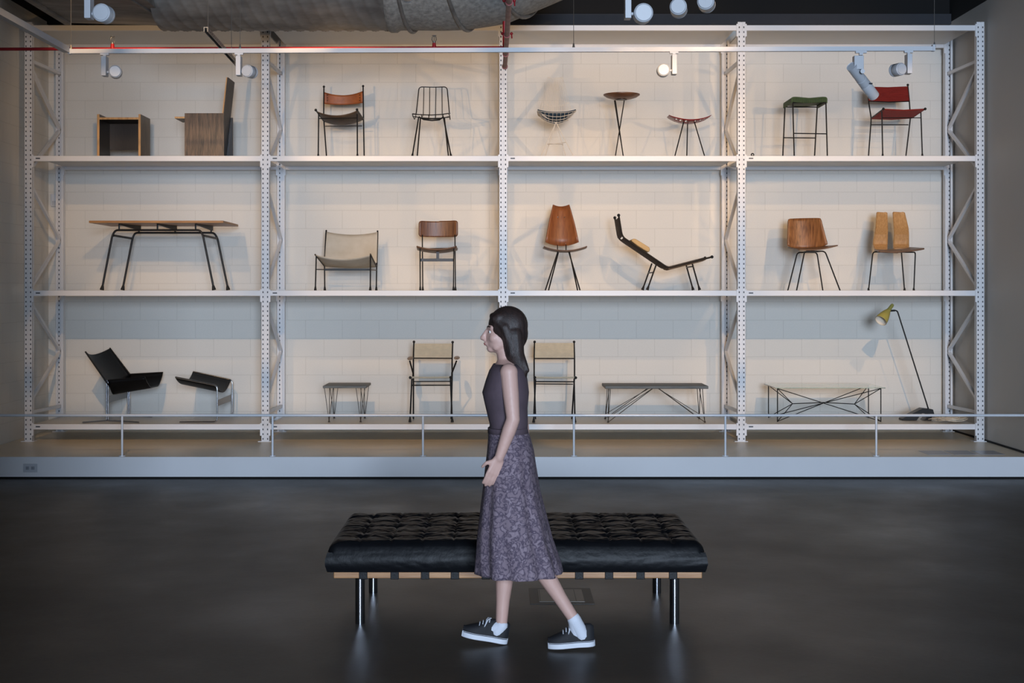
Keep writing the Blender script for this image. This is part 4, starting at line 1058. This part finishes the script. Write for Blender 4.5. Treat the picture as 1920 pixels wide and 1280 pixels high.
part('collar_lever', MB().bar(b0+n_*L_*.60+Vector((-.05, -.03, 0)), b0+n_*L_*.60+Vector((-.015, -.043, .0)), .012, .01).bar(b0+n_*L_*.60+Vector((.025, -.045, .0)), b0+n_*L_*.60+Vector((.05, -.03, .0)), .012, .01), 'tag_dark', o, smooth=False)
# unistrut
a, b_ = W(386, 60, 11.0)+Vector((0, 0, .02)), W(444, 124, 12.7)+Vector((0, 0, .02))
o = thing('steel_strut', 'short slotted steel strut crossing above the left end of the track', 'strut', mid(a, b_))
mb = MB(); mb.bar(a+Vector((-.014, 0, 0)), b_+Vector((-.014, 0, 0)), .004, .034).bar(a+Vector((.014, 0, 0)), b_+Vector((.014, 0, 0)), .004, .034).bar(a+Vector((0, 0, .016)), b_+Vector((0, 0, .016)), .032, .004)
part('channel', mb, 'zinc', o, smooth=False)
mb = MB()
for k in range(20): p = lerp(a, b_, (k+.5)/20)+Vector((.0165, 0, 0)); mb.bar(p-Vector((0, .012, 0)), p+Vector((0, .012, 0)), .001, .010)
part('slots', mb, 'tag_dark', o, smooth=False)
part('hanging_wire', MB().tube([a+Vector((0, .08, 0)), (a.x, a.y+.08, CEIL)], .003, 6).tube([b_-Vector((0, .25, 0)), (b_.x, b_.y-.25, CEIL)], .003, 6), 'zinc', o)
# sprinkler pipe
PYp = 13.0
pa, pb = W(-60, 92.5, PYp), W(946, 89.5, PYp)
pa.x = WX0
sp = thing('sprinkler_pipe', 'thin red sprinkler pipe running behind the lighting track', 'pipe', mid(pa, pb))
part('branch_pipe', MB().tube([pa, pb], .0145, 12), 'red_pipe', sp)
for px in (211, 814):
    p = lerp(pa, pb, ((px-VX)/FPX*PYp-pa.x)/(pb.x-pa.x))
    h = part('sprinkler_head', MB().tube([p, p+Vector((0, 0, .045))], [.02, .016], 10), 'red_pipe', sp, label='red fitting with a brass upright sprinkler')
    q = p+Vector((0, 0, .045)); mb = MB()
    mb.tube([q, q+Vector((0, 0, .014))], .013, 10)
    mb.tube([q+Vector((-.010, 0, .01)), q+Vector((-.020, 0, .03)), q+Vector((-.017, 0, .055)), q+Vector((0, 0, .066)), q+Vector((.017, 0, .055)), q+Vector((.020, 0, .03)), q+Vector((.010, 0, .01))], .0035, 6)
    mb.tube([q+Vector((0, 0, .014)), q+Vector((0, 0, .064))], .003, 6).tube([q+Vector((0, 0, .066)), q+Vector((0, 0, .069))], .022, 14)
    part('deflector_frame', mb, 'zinc', h)
m0, m1 = Vector((.073, 9.8, 4.04)), Vector((.040, 14.1, 4.04))
o = part('main_pipe', MB().tube([m0, m1], .022, 16), 'pink_pipe', sp, label='thicker pink pipe running towards the viewer')
for Yc in (10.95, 12.35, 13.35, 14.08):
    p = lerp(m0, m1, (Yc-9.8)/4.3); mb = MB(); mb.tube([p-Vector((0, .018, 0)), p+Vector((0, .018, 0))], .029, 16)
    if Yc < 13: mb.ball(p+Vector((.040, 0, .012)), .013).ball(p+Vector((-.040, 0, .012)), .013).tube([p+Vector((.04, 0, .012)), p+Vector((.043, 0, -.03))], .006)
    part('pipe_coupling', mb, 'red_pipe', o)
part('riser', MB().tube([W(946, 89.5, PYp), W(946, 40, PYp)], .018, 12), 'red_pipe', sp)
# duct
m = M['duct_metal']
dt = thing('air_duct', 'large grey ceiling duct with spiral ribs and a wrapped right end', 'duct', (-1.6, 13.2, 4.2))
DYc, DR = 13.25, .65
def zc_for(py): 
    e = math.atan((VY-py)/FPX)
    # centre height whose lower silhouette is seen at elevation e
    lo, hi = 2.0, 8.0
    for _ in range(50):
        md = (lo+hi)/2
        if math.atan(md/DYc)-math.asin(DR/math.hypot(md, DYc)) < e: lo = md
        else: hi = md
    return CZ+lo
def ring_row(X, zc, R, n=48, sh=0, ripple=None): return [Vector((X, DYc+R*math.cos(2*PI*k/n), zc+R*math.sin(2*PI*k/n))) for k in range(n+1)]
xs0, xs1 = (308-VX)/FPX*13.4, (728-VX)/FPX*13.4
NX = 420; NA = 64; g = []
zc0 = zc_for(57.5)
for i in range(NX+1):
    X = lerp(xs0, xs1, i/NX); row = []
    for k in range(NA+1):
        a = 2*PI*k/NA
        ph = (X*1.0/0.118+a/(2*PI)*9.0) % 1.0
        rr_ = DR+(.011*math.exp(-((ph-.5)/.13)**2))
        row.append(Vector((X, DYc-rr_*math.cos(a), zc0+rr_*math.sin(a))))
    g.append(row)
part('spiral_section', MB().sheet(g), 'duct_metal', dt)
g = []; xe = (1075-VX)/FPX*13.4
for i in range(61):
    u = i/60; X = lerp(xs1, xe, u); px = VX+X/13.4*FPX
    py = 58 if px < 830 else 58-13*((px-830)/120)**1.6 if px < 950 else 45-45*((px-950)/105)**1.05
    zc = zc_for(py); rib = .018*math.sin(u*22)*math.exp(-((u*4) % 1-.5)**2*6); row = []
    for k in range(49):
        a = 2*PI*k/48; rr_ = DR+.006*noise.noise(Vector((X*2, a*2, 1)))+(.02 if abs(u-.03) < .03 else 0)
        row.append(Vector((X, DYc-rr_*math.cos(a), zc+rr_*math.sin(a))))
    g.append(row)
part('wrapped_section', MB().sheet(g), 'duct_wrap', dt)
mb = MB()
for u0, tw in ((.06, .25), (.30, .45), (.55, .7)):
    pts = []
    for k in range(25):
        a = -PI*.15-PI*.9*k/24+.1; X = lerp(xs1, xe, min(1, u0+tw*k/24*.6)); px = VX+X/13.4*FPX
        py = 58 if px < 830 else 58-13*((px-830)/120)**1.6 if px < 950 else 45-45*((px-950)/105)**1.05
        pts.append(Vector((X, DYc-(DR+.012)*math.cos(a), zc_for(py)+(DR+.012)*math.sin(a))))
    mb.tube(pts, .018, 8)
part('wrap_strap', mb, 'duct_metal', dt)
xb0, xb1 = X_(128, 13.75), xs0+.05
zb0 = Z_(43, 13.75)
mb = MB().prism([(xb0, 13.75, zb0), (xb1, 13.75, Z_(49, 13.75)), (xb1, 13.75, 5.5), (xb0, 13.75, 5.5)], (0, -1.9, 0))
part('plenum', mb, 'duct_metal', dt, smooth=False)
part('seam_flange', MB().bar((xs0-.12, 12.0, zb0-.03), (xs0+.01, 13.73, Z_(50, 13.75)-.0), .03, .02).bar((xb0, 11.86, zb0), (xb0, 13.75, zb0), .06, .04), 'duct_metal', dt, smooth=False)

# ================================================================ daybed
BX0, BX1 = -.905, 1.09; BYf, BYr = 7.70, 8.66
bd = thing('daybed', 'black tufted leather daybed with a pale wood frame and chrome tube legs', 'daybed', ((BX0+BX1)/2, 8.18, 0))
zr0, zr1 = .264, .300
for nm, y in (('front_rail', BYf), ('rear_rail', BYr-.035)):
    part(nm, MB().box((BX0, y, zr0), (BX1, y+.035, zr1)), 'daybed_wood', bd, bevel=.004, smooth=False)
for x in (BX0+.02, BX1-.055): part('end_rail', MB().box((x, BYf+.035, zr0), (x+.035, BYr-.035, zr1)), 'daybed_wood', bd, smooth=False)
for px in (681, 740, 797, 853, 911, 968, 1026, 1086, 1142, 1201, 1262):
    x = (px-VX)/FPX*BYf
    part('leather_strap', MB().box((x-.023, BYf-.004, zr0-.005), (x+.023, BYr+.004, zr1+.002)), 'black_leather', bd, bevel=.003, smooth=False)
for px, yl in ((674, 7.79), (1266, 7.79)):
    x = (px-VX)/FPX*7.754; part('leg', MB().tube([(x, 7.79, 0), (x, 7.79, zr0)], .0265, 24), 'chrome', bd)
for px in (700, 1231):
    x = (px-VX)/FPX*8.59; part('leg', MB().tube([(x, 8.58, 0), (x, 8.58, zr0)], .0265, 24), 'chrome', bd)
# cushion
cx0, cx1, cy0, cy1, cz0, cz1 = -.935, 1.102, 7.665, 8.70, .302, .455
NXc, NYc = 330, 160; NC, NR = 12, 6
def cushz(x, y):
    u, v = (x-cx0)/(cx1-cx0)*NC, (y-cy0)/(cy1-cy0)*NR
    du = abs(u-round(u)); dv = abs(v-round(v)); e = min(x-cx0, cx1-x, y-cy0, cy1-y)
    inside = 0 < round(u) < NC and 0 < round(v) < NR
    z = 0
    if 0 < round(u) < NC: z -= .0055*math.exp(-(du/.035)**2)-.002*math.exp(-((du-.09)/.05)**2)
    if 0 < round(v) < NR: z -= .0055*math.exp(-(dv/.05)**2)-.002*math.exp(-((dv-.12)/.06)**2)
    td = math.hypot(du*1.0, dv*.9)
    if inside: z -= .020*math.exp(-(td/.17)**2)
    z += .010*min(1, td*2.2)
    wx = noise.noise(Vector((x*3, y*5, 5)))*.8
    wr = 1-abs(noise.noise(Vector((x*7+wx, y*20+wx*2, 2))))*2.4
    wr2 = 1-abs(noise.noise(Vector((x*13-wx, y*34+wx*3, 9))))*2.4
    near = math.exp(-(td/.42)**2)
    z += .0055*wr*(.45+.8*near)+.0022*wr2
    return z
g = []
for j in range(NYc+1):
    row = []; y = lerp(cy0, cy1, j/NYc)
    for i in range(NXc+1):
        x = lerp(cx0, cx1, i/NXc)
        ex, ey = min(x-cx0, cx1-x), min(y-cy0, cy1-y); r_ = .05
        f = 0
        dx_, dy_ = max(0, r_-ex), max(0, r_-ey); q = min(1, math.hypot(dx_, dy_)/r_)
        drop = r_*(1-math.sqrt(max(0, 1-q*q)))
        sag = .006*math.sin(PI*(x-cx0)/(cx1-cx0))
        xx, yy = x, y
        row.append(Vector((xx, yy, cz1-drop*.9+cushz(x, y)*(1-q)+sag)))
    g.append(row)
mb = MB()
mb.sheet(g)
# sides
def side(edge):
    rows = [edge]
    n = 10; 
    for k in range(1, n+1):
        t_ = k/n; row = []
        for p in edge:
            cx_, cy_ = (cx0+cx1)/2, (cy0+cy1)/2
            bul = .012*math.sin(PI*t_)-.012*t_*0
            d = Vector((0, 0, 0))
            if abs(p.y-cy0) < 1e-6: d.y = -bul
            if abs(p.y-cy1) < 1e-6: d.y = bul
            if abs(p.x-cx0) < 1e-6: d.x = -bul
            if abs(p.x-cx1) < 1e-6: d.x = bul
            wr = .0035*noise.noise(Vector((p.x*16+p.z*30*t_, p.y*16, t_*3)))
            row.append(Vector((p.x, p.y, lerp(p.z, cz0+.002, t_)))+d*(1+0)+d.normalized()*wr*math.sin(PI*t_) if d.length > 0 else Vector((p.x, p.y, lerp(p.z, cz0, t_))))
        rows.append(row)
    return rows
edge = g[0]+[g[j][-1] for j in range(1, NYc+1)]+[g[-1][i] for i in range(NXc-1, -1, -1)]+[g[j][0] for j in range(NYc-1, 0, -1)]
rows = side(edge); rows = [r_+[r_[0]] for r_ in rows]
mb.sheet(rows)
mb.bm.faces.new([mb.bm.verts.new(p) for p in rows[-1][:-1]])
bmesh.ops.remove_doubles(mb.bm, verts=mb.bm.verts, dist=1e-5)
cu = part('cushion', mb, 'bench_leather', bd)
mb = MB()
for i in range(1, NC):
    for j in range(1, NR):
        x, y = lerp(cx0, cx1, i/NC), lerp(cy0, cy1, j/NR); mb.ball((x, y, cz1+cushz(x, y)+.003), .008, 8, scale=(1, 1, .5))
part('buttons', mb, 'bench_leather', cu)
mb = MB().tube([(cx0+.02, cy0-.005, cz0+.008), (cx1-.02, cy0-.005, cz0+.008)], .005, 6)
part('piping', mb, 'bench_leather', cu)
# floor box
fb = thing('floor_box', 'square metal floor outlet cover under the daybed', 'floor outlet', (.36, 8.48, 0))
fx0, fx1, fy0, fy1 = .17, .545, 8.26, 8.70
part('frame', MB().box((fx0, fy0, 0), (fx1, fy1, .003)), 'box_frame', fb, smooth=False)
part('lid', MB().box((fx0+.055, fy0+.05, .003), (fx1-.055, fy1-.05, .006)), 'box_lid', fb, smooth=False)
mb = MB()
for k in range(2): mb.box((fx0+.06+k*.21, fy0+.06, .006), (fx0+.064+k*.21, fy1-.06, .0064))
part('seam', mb, 'box_frame', fb, smooth=False)

# ================================================================ person
Yp = 7.28
def PP(px, py, dy=0): return W(px, py, Yp+dy)
ps = thing('person', 'dark-haired person in patterned skirt and black sneakers walking left in front of the daybed', 'person', onto(PP(985, 1210), 0))
def cap(mb, p, q, r1, r2, n=8, seg=14):
    p, q = Vector(p), Vector(q); d = (q-p).normalized(); pts = []; rs = []
    for k in range(5): a = -PI/2+PI/2*k/4; pts.append(p+d*r1*math.sin(a)); rs.append(max(.0008, r1*math.cos(a)))
    for k in range(1, n): pts.append(lerp(p, q, k/n)); rs.append(lerp(r1, r2, k/n))
    for k in range(5): a = PI/2*k/4; pts.append(q+d*r2*math.sin(a)); rs.append(max(.0008, r2*math.cos(a)))
    mb.tube(pts, rs, seg)
def loft(mb, rings, seg=40, capends=True, fold=None):
    vs = []
    for i, (c, rx, ry) in enumerate(rings):
        row = []
        for k in range(seg):
            a = 2*PI*k/seg; f = 1+(fold(i/(len(rings)-1), a) if fold else 0)
            row.append(mb.bm.verts.new(Vector(c)+Vector((rx*f*math.cos(a), ry*f*math.sin(a), 0))))
        vs.append(row)
    for A_, B_ in zip(vs, vs[1:]):
        for k in range(seg): mb.bm.faces.new((A_[k], A_[(k+1) % seg], B_[(k+1) % seg], B_[k]))
    if capends: mb.bm.faces.new(vs[0][::-1]); mb.bm.faces.new(vs[-1])
body = MB()
# torso
TOR = [(PP(951, 672), .045, .05), (PP(951, 682), .062, .11), (PP(951, 694), .080, .165), (PP(950, 712), .095, .165), (PP(948, 735), .108, .150), (PP(950, 765), .095, .132), (PP(954, 795), .086, .120), (PP(957, 825), .100, .145), (PP(958, 855), .112, .165), (PP(957, 885), .105, .160), (PP(956, 905), .07, .13)]
loft(body, TOR)
# neck and head (face towards -x)
HC = PP(944, 621); 
cap(body, PP(952, 678), PP(947, 645), .052, .050)
body.ball(HC+Vector((.012, 0, .018)), .092, 24, scale=(1.0, .82, 1.0))
body.ball(HC+Vector((-.022, 0, -.035)), .070, 24, scale=(.95, .86, 1.12))
body.ball(HC+Vector((-.062, 0, -.088)), .024, 16, scale=(1, 1.1, .85))        # chin
cap(body, HC+Vector((-.035, -.032, -.078)), HC+Vector((.02, -.042, -.045)), .022, .026); cap(body, HC+Vector((-.035, .032, -.078)), HC+Vector((.02, .042, -.045)), .022, .026)
cap(body, HC+Vector((-.086, 0, .004)), HC+Vector((-.108, 0, -.034)), .009, .013)   # nose
body.ball(HC+Vector((-.102, .009, -.036)), .009).ball(HC+Vector((-.102, -.009, -.036)), .009)
body.ball(HC+Vector((-.088, 0, -.058)), .013, 12, scale=(.9, 1.7, .6)).ball(HC+Vector((-.085, 0, -.068)), .012, 12, scale=(.9, 1.5, .6))
cap(body, HC+Vector((-.060, -.050, .020)), HC+Vector((-.078, -.012, .018)), .009, .009); cap(body, HC+Vector((-.060, .050, .020)), HC+Vector((-.078, .012, .018)), .009, .009)
for s in (-1, 1):
    cap(body, HC+Vector((-.0655, s*.020, .010)), HC+Vector((-.060, s*.044, .008)), .0085, .0085); cap(body, HC+Vector((-.066, s*.022, -.014)), HC+Vector((-.060, s*.042, -.013)), .0075, .0075)
for s in (-1, 1):
    body.ball(HC+Vector((.012, s*.078, -.012)), .030, 12, scale=(.6, .28, 1.0)); body.ball(HC+Vector((-.046, s*.034, -.034)), .030, 14)
# arms
SHn, ELn, WRn = PP(954, 698, -.152), PP(962, 786, -.20), PP(936, 858, -.19)
SHf, ELf, WRf = PP(952, 698, .152), PP(978, 782, .20), PP(984, 868, .20)
def hand(mb, wr, fore, palm_n, curl=.5, s=1):
    d = (Vector(wr)-Vector(fore)).normalized(); n = Vector(palm_n); n = (n-d*n.dot(d)).normalized(); sd = d.cross(n)*s
    a = Vector(wr)+d*.012; b_ = Vector(wr)+d*.085
    for k, off in enumerate((-.028, -.010, .009, .027)):
        cap(mb, a+sd*off*.6, b_+sd*off, .014, .0105, 4, 10)
    for k, (off, ln) in enumerate(((-.030, .068), (-.0105, .078), (.0095, .073), (.0285, .058))):
        base = b_+sd*off; d1 = (d+n*curl*.35).normalized(); d2 = (d+n*curl*.9).normalized(); d3 = (d+n*curl*1.5).normalized()
        p1 = base+d1*ln*.45; p2 = p1+d2*ln*.32; p3 = p2+d3*ln*.25
        cap(mb, base, p1, .0092, .0085, 3, 8); cap(mb, p1, p2, .0085, .008, 3, 8); cap(mb, p2, p3, .008, .007, 3, 8)
    tb_ = a+sd*-.022+d*.012; t1 = tb_+(d*.6-sd*.8+n*.3).normalized()*.038; t2 = t1+(d*.9-sd*.25+n*.5).normalized()*.030
    cap(mb, tb_, t1, .0125, .0105, 3, 8); cap(mb, t1, t2, .0105, .0085, 3, 8)
for sh, el, wr, s in ((SHn, ELn, WRn, 1), (SHf, ELf, WRf, -1)):
    body.ball(sh, .046, 16); cap(body, sh, lerp(sh, el, .5), .044, .041); cap(body, lerp(sh, el, .5), el, .041, .034)
    cap(body, el, lerp(el, wr, .3), .035, .036); cap(body, lerp(el, wr, .3), wr, .036, .024)
    hand(body, wr, el, (-.3, s*1.0, 0) , .45, s)
# legs: near leg (rear foot) and far leg (front foot)
HPn, KNn, ANn = PP(962, 865, -.085), PP(980, 1024, -.09), PP(1076, 1160, -.09)
HPf, KNf, ANf = PP(954, 865, .085), PP(944, 1020, .07), PP(940, 1172, .05)
for hp, kn, an, cd in ((HPn, KNn, ANn, Vector((.022, 0, .012))), (HPf, KNf, ANf, Vector((.022, 0, 0)))):
    cap(body, hp, lerp(hp, kn, .5), .082, .070); cap(body, lerp(hp, kn, .5), kn, .070, .050)
    cap(body, kn, lerp(kn, an, .3)+cd*.6, .049, .052); cap(body, lerp(kn, an, .3)+cd*.6, lerp(kn, an, .7)+cd*.2, .052, .036); cap(body, lerp(kn, an, .7)+cd*.2, an, .036, .030)
ANn2 = ANn
# shoe frames: toe direction and sole
def shoe_frame(toe, heel, an, mbb):
    toe, heel = Vector(toe), Vector(heel); d = (heel-toe); L_ = d.length; d.normalize(); y = Vector((0, 1, 0)); z = Vector((d.y*0-d.z*0, 0, 0)); z = y.cross(d)*-1
    if z.z < 0: z = -z
    return toe, d, y, z, L_
SN = shoe_frame(W(1027, 1214, 7.22), onto(W(1116, 1208, 7.22), .022), ANn, None)
SF = shoe_frame(W(865, 1190, 7.335), onto(W(951, 1206, 7.335), .001), ANf, None)
WD = lambda t_: .047*math.sqrt(max(0, 1-((t_-.30)/.32)**2))**.9 if t_ < .30 and t_ > 0 else (.047-.014*((t_-.3)/.35) if t_ < .65 else (.033+.002*math.sin((t_-.65)*9) if t_ < .88 else .033*math.sqrt(max(0, 1-((t_-.86)/.145)**2))))
def outline(fr, zoff, grow=0, n=24):
    o, d, y, z, L_ = fr; top_, bot_ = [], []
    for k in range(n+1):
        t_ = .002+.996*(1-math.cos(PI*k/n))/2; w_ = max(.004, WD(t_)+grow)
        c = o+d*(L_*t_)+z*zoff; top_.append(c+y*w_); bot_.append(c-y*w_)
    return top_+bot_[::-1]
def shoe(fr, an, par):
    o, d, y, z, L_ = fr
    mb = MB(); mb.prism(outline(fr, 0, .002), z*.030)
    so = part('sneaker', mb, 'shoe_white', par, bevel=.004, label='white rubber sole with black upper')
    # upper
    mb = MB(); g = []
    H = lambda t_: .026+ (.034*math.sin(min(1, t_/.5)*PI/2)**1.2) + (.030*max(0, min(1, (t_-.32)/.28)))
    n = 26
    for k in range(n+1):
        t_ = .012+.976*k/n; w_ = max(.004, WD(t_)-.002); h = H(t_)*(1 if t_ < .93 else 1-.2*(t_-.93)/.07); row = []
        if t_ < .02: h = .03
        for q in range(13):
            a = PI*q/12; e = .75
            cc, ss = math.cos(a), math.sin(a)
            yy = math.copysign(abs(cc)**e, cc)*w_*(1-.18*ss*(t_ > .5)); zz = .024+abs(ss)**e*h
            row.append(o+d*(L_*t_)+y*yy+z*zz)
        g.append(row)
    mb.sheet(g); mb.bm.faces.new([v for v in [mb.bm.verts.new(p) for p in g[-1]]])
    part('upper', mb, 'shoe_black', so)
    mb = MB()
    for k in range(4):
        t_ = .34+.065*k; w_ = WD(t_)*.62; h = .024+H(t_)
        pts = [o+d*(L_*t_)+y*(w_*c)+z*(h-.014*abs(c)**1.5+.004) for c in (-1, -.5, 0, .5, 1)]
        mb.tube(pts, .0035, 6)
    for s in (-1, 1): mb.tube([o+d*(L_*.56)+z*(.024+H(.56)+.004), o+d*(L_*.50)+y*s*.022+z*(.024+H(.5)+.006), o+d*(L_*.42)+y*s*.036+z*(.05)], .003, 6)
    part('laces', mb, 'shoe_white', so)
    part('stripe', MB().tube([o+d*(L_*t_)+y*-(max(.004, WD(t_))+.003)+z*.027 for t_ in [.03+.94*k/20 for k in range(21)]], .0016, 6), 'shoe_black', so)
    # sock
    mb = MB(); base = o+d*(L_*.74)+z*.055
    ax = (Vector(an)-base); up = lerp(base, Vector(an), 1.0)
    cap(mb, base, up+ax.normalized()*-.0, .037, .0345)
    cap(mb, o+d*(L_*.62)+z*.060, up, .030, .033)
    part('sock', mb, 'sock', so)
    return so
cap(body, ANn, SN[0]+SN[1]*SN[4]*.74+SN[3]*.05, .030, .030); cap(body, ANf, SF[0]+SF[1]*SF[4]*.74+SF[3]*.05, .030, .030)
for fr in (SN, SF):
    cap(body, fr[0]+fr[1]*fr[4]*.78+fr[3]*.045, fr[0]+fr[1]*fr[4]*.25+fr[3]*.036, .028, .018)
bo = part('body', body, 'skin', ps, mods=True)
md = bo.modifiers.new('r', 'REMESH'); md.mode = 'VOXEL'; md.voxel_size = .0052; md.use_smooth_shade = True
md = bo.modifiers.new('s', 'SMOOTH'); md.factor = .5; md.iterations = 5
shoe(SN, ANn, ps); shoe(SF, ANf, ps)
# face details
for s in (-1, 1):
    e = part('eye', MB().ball(HC+Vector((-.0640, s*.0315, -.002)), .0112, 14), 'eye_white', ps)
    part('iris', MB().ball(HC+Vector((-.0705, s*.0325, -.002)), .0060, 10), 'iris', e)
    part('eyebrow', MB().tube([HC+Vector((-.083, s*.014, .022)), HC+Vector((-.077, s*.034, .027)), HC+Vector((-.064, s*.052, .022))], .0030, 6), 'hair', ps)
part('lips', MB().ball(HC+Vector((-.0975, 0, -.0615)), .008, 12, scale=(.6, 2.2, .42)).ball(HC+Vector((-.095, 0, -.068)), .008, 12, scale=(.6, 1.9, .42)), 'lips', ps)
# hair
hb = MB()
hb.ball(HC+Vector((.024, 0, .031)), .102, 24, scale=(1.0, .88, .98))
hb.ball(HC+Vector((.050, 0, -.01)), .085, 24, scale=(.9, .95, 1.1))
for s in (-1, 0, 1):
    cap(hb, HC+Vector((.045, s*.045, -.02)), PP(965, 662, s*.05), .058, .050); cap(hb, PP(965, 662, s*.05), PP(977, 700, s*.045), .050, .034)
    cap(hb, PP(977, 700, s*.045), PP(981, 728, s*.03), .034, .012)
cap(hb, PP(966, 655, -.05), PP(988, 694, -.06), .04, .014)
for s in (-1, 1):
    cap(hb, HC+Vector((-.042, s*.045, .064)), HC+Vector((.008, s*.076, .02)), .024, .024); cap(hb, HC+Vector((.008, s*.076, .02)), HC+Vector((.030, s*.075, -.06)), .026, .02)
    cap(hb, HC+Vector((-.055, s*.015, .078)), HC+Vector((-.02, s*.05, .07)), .018, .03)
ho = part('hair', hb, 'hair', ps, mods=True)
md = ho.modifiers.new('r', 'REMESH'); md.mode = 'VOXEL'; md.voxel_size = .006; md.use_smooth_shade = True
md = ho.modifiers.new('s', 'SMOOTH'); md.factor = .5; md.iterations = 3
# top
tb2 = MB()
TT = [(c, rx+.010, ry+.010) for c, rx, ry in TOR[2:7]]+[(PP(953, 812), .096, .134)]
TT = [(TOR[1][0], .070, .118)]+TT
loft(tb2, TT, 48, False)
part('sleeveless_top', tb2, 'dark_top', ps, thick=.004)
# skirt
m = bpy.data.materials.new('skirt_print'); m.use_nodes = True; nt = m.node_tree; N = nt.nodes; L = nt.links; b = N['Principled BSDF']
b.inputs['Roughness'].default_value = .85
tc = N.new('ShaderNodeTexCoord'); vo = N.new('ShaderNodeTexVoronoi'); vo.inputs['Scale'].default_value = 38; n = N.new('ShaderNodeTexNoise'); n.inputs['Scale'].default_value = 27; n.inputs['Distortion'].default_value = 1.5; n.inputs['Detail'].default_value = 3
L.new(tc.outputs['Object'], vo.inputs['Vector']); L.new(tc.outputs['Object'], n.inputs['Vector'])
mm = N.new('ShaderNodeMath'); mm.operation = 'MULTIPLY_ADD'; mm.inputs[1].default_value = .25; L.new(vo.outputs['Distance'], mm.inputs[0]); L.new(n.outputs['Fac'], mm.inputs[2])
r = N.new('ShaderNodeValToRGB'); e = r.color_ramp.elements; e[0].position = .50; e[0].color = srgb(124, 110, 120); e[1].position = .62; e[1].color = srgb(62, 52, 68)
x = e.new(.72); x.color = srgb(112, 98, 108)
L.new(mm.outputs[0], r.inputs[0]); L.new(r.outputs[0], b.inputs['Base Color'])
M['skirt'] = m
SK = [(952, 806, 36, .138), (955, 820, 39, .152), (957, 845, 43, .185), (957, 875, 47, .205), (958, 920, 53, .215), (961, 965, 61, .222), (964, 1010, 69, .228), (970, 1050, 77, .232), (973, 1072, 80, .235)]
rings = []
for a, b_ in zip(SK, SK[1:]):
    for k in range(4):
        q = [lerp(a[i], b_[i], k/4) for i in range(4)]; rings.append((PP(q[0], q[1]), q[2]/FPX*Yp, q[3]))
q = SK[-1]; rings.append((PP(q[0], q[1]), q[2]/FPX*Yp, q[3]))
sk = MB(); loft(sk, rings, 96, False, fold=lambda v, a: (v**1.2)*(.05*math.sin(a*9+2*v)+.035*math.sin(a*14-1.5*v+1)))
part('skirt', sk, 'skirt', ps, thick=.004)
part('waistband', (lambda q: (loft(q, [(PP(952, 801), .096, .134), (PP(952, 802), .100, .139), (PP(953, 811), .102, .142)], 48, False), q)[1])(MB()), 'dark_top', ps, thick=.005)
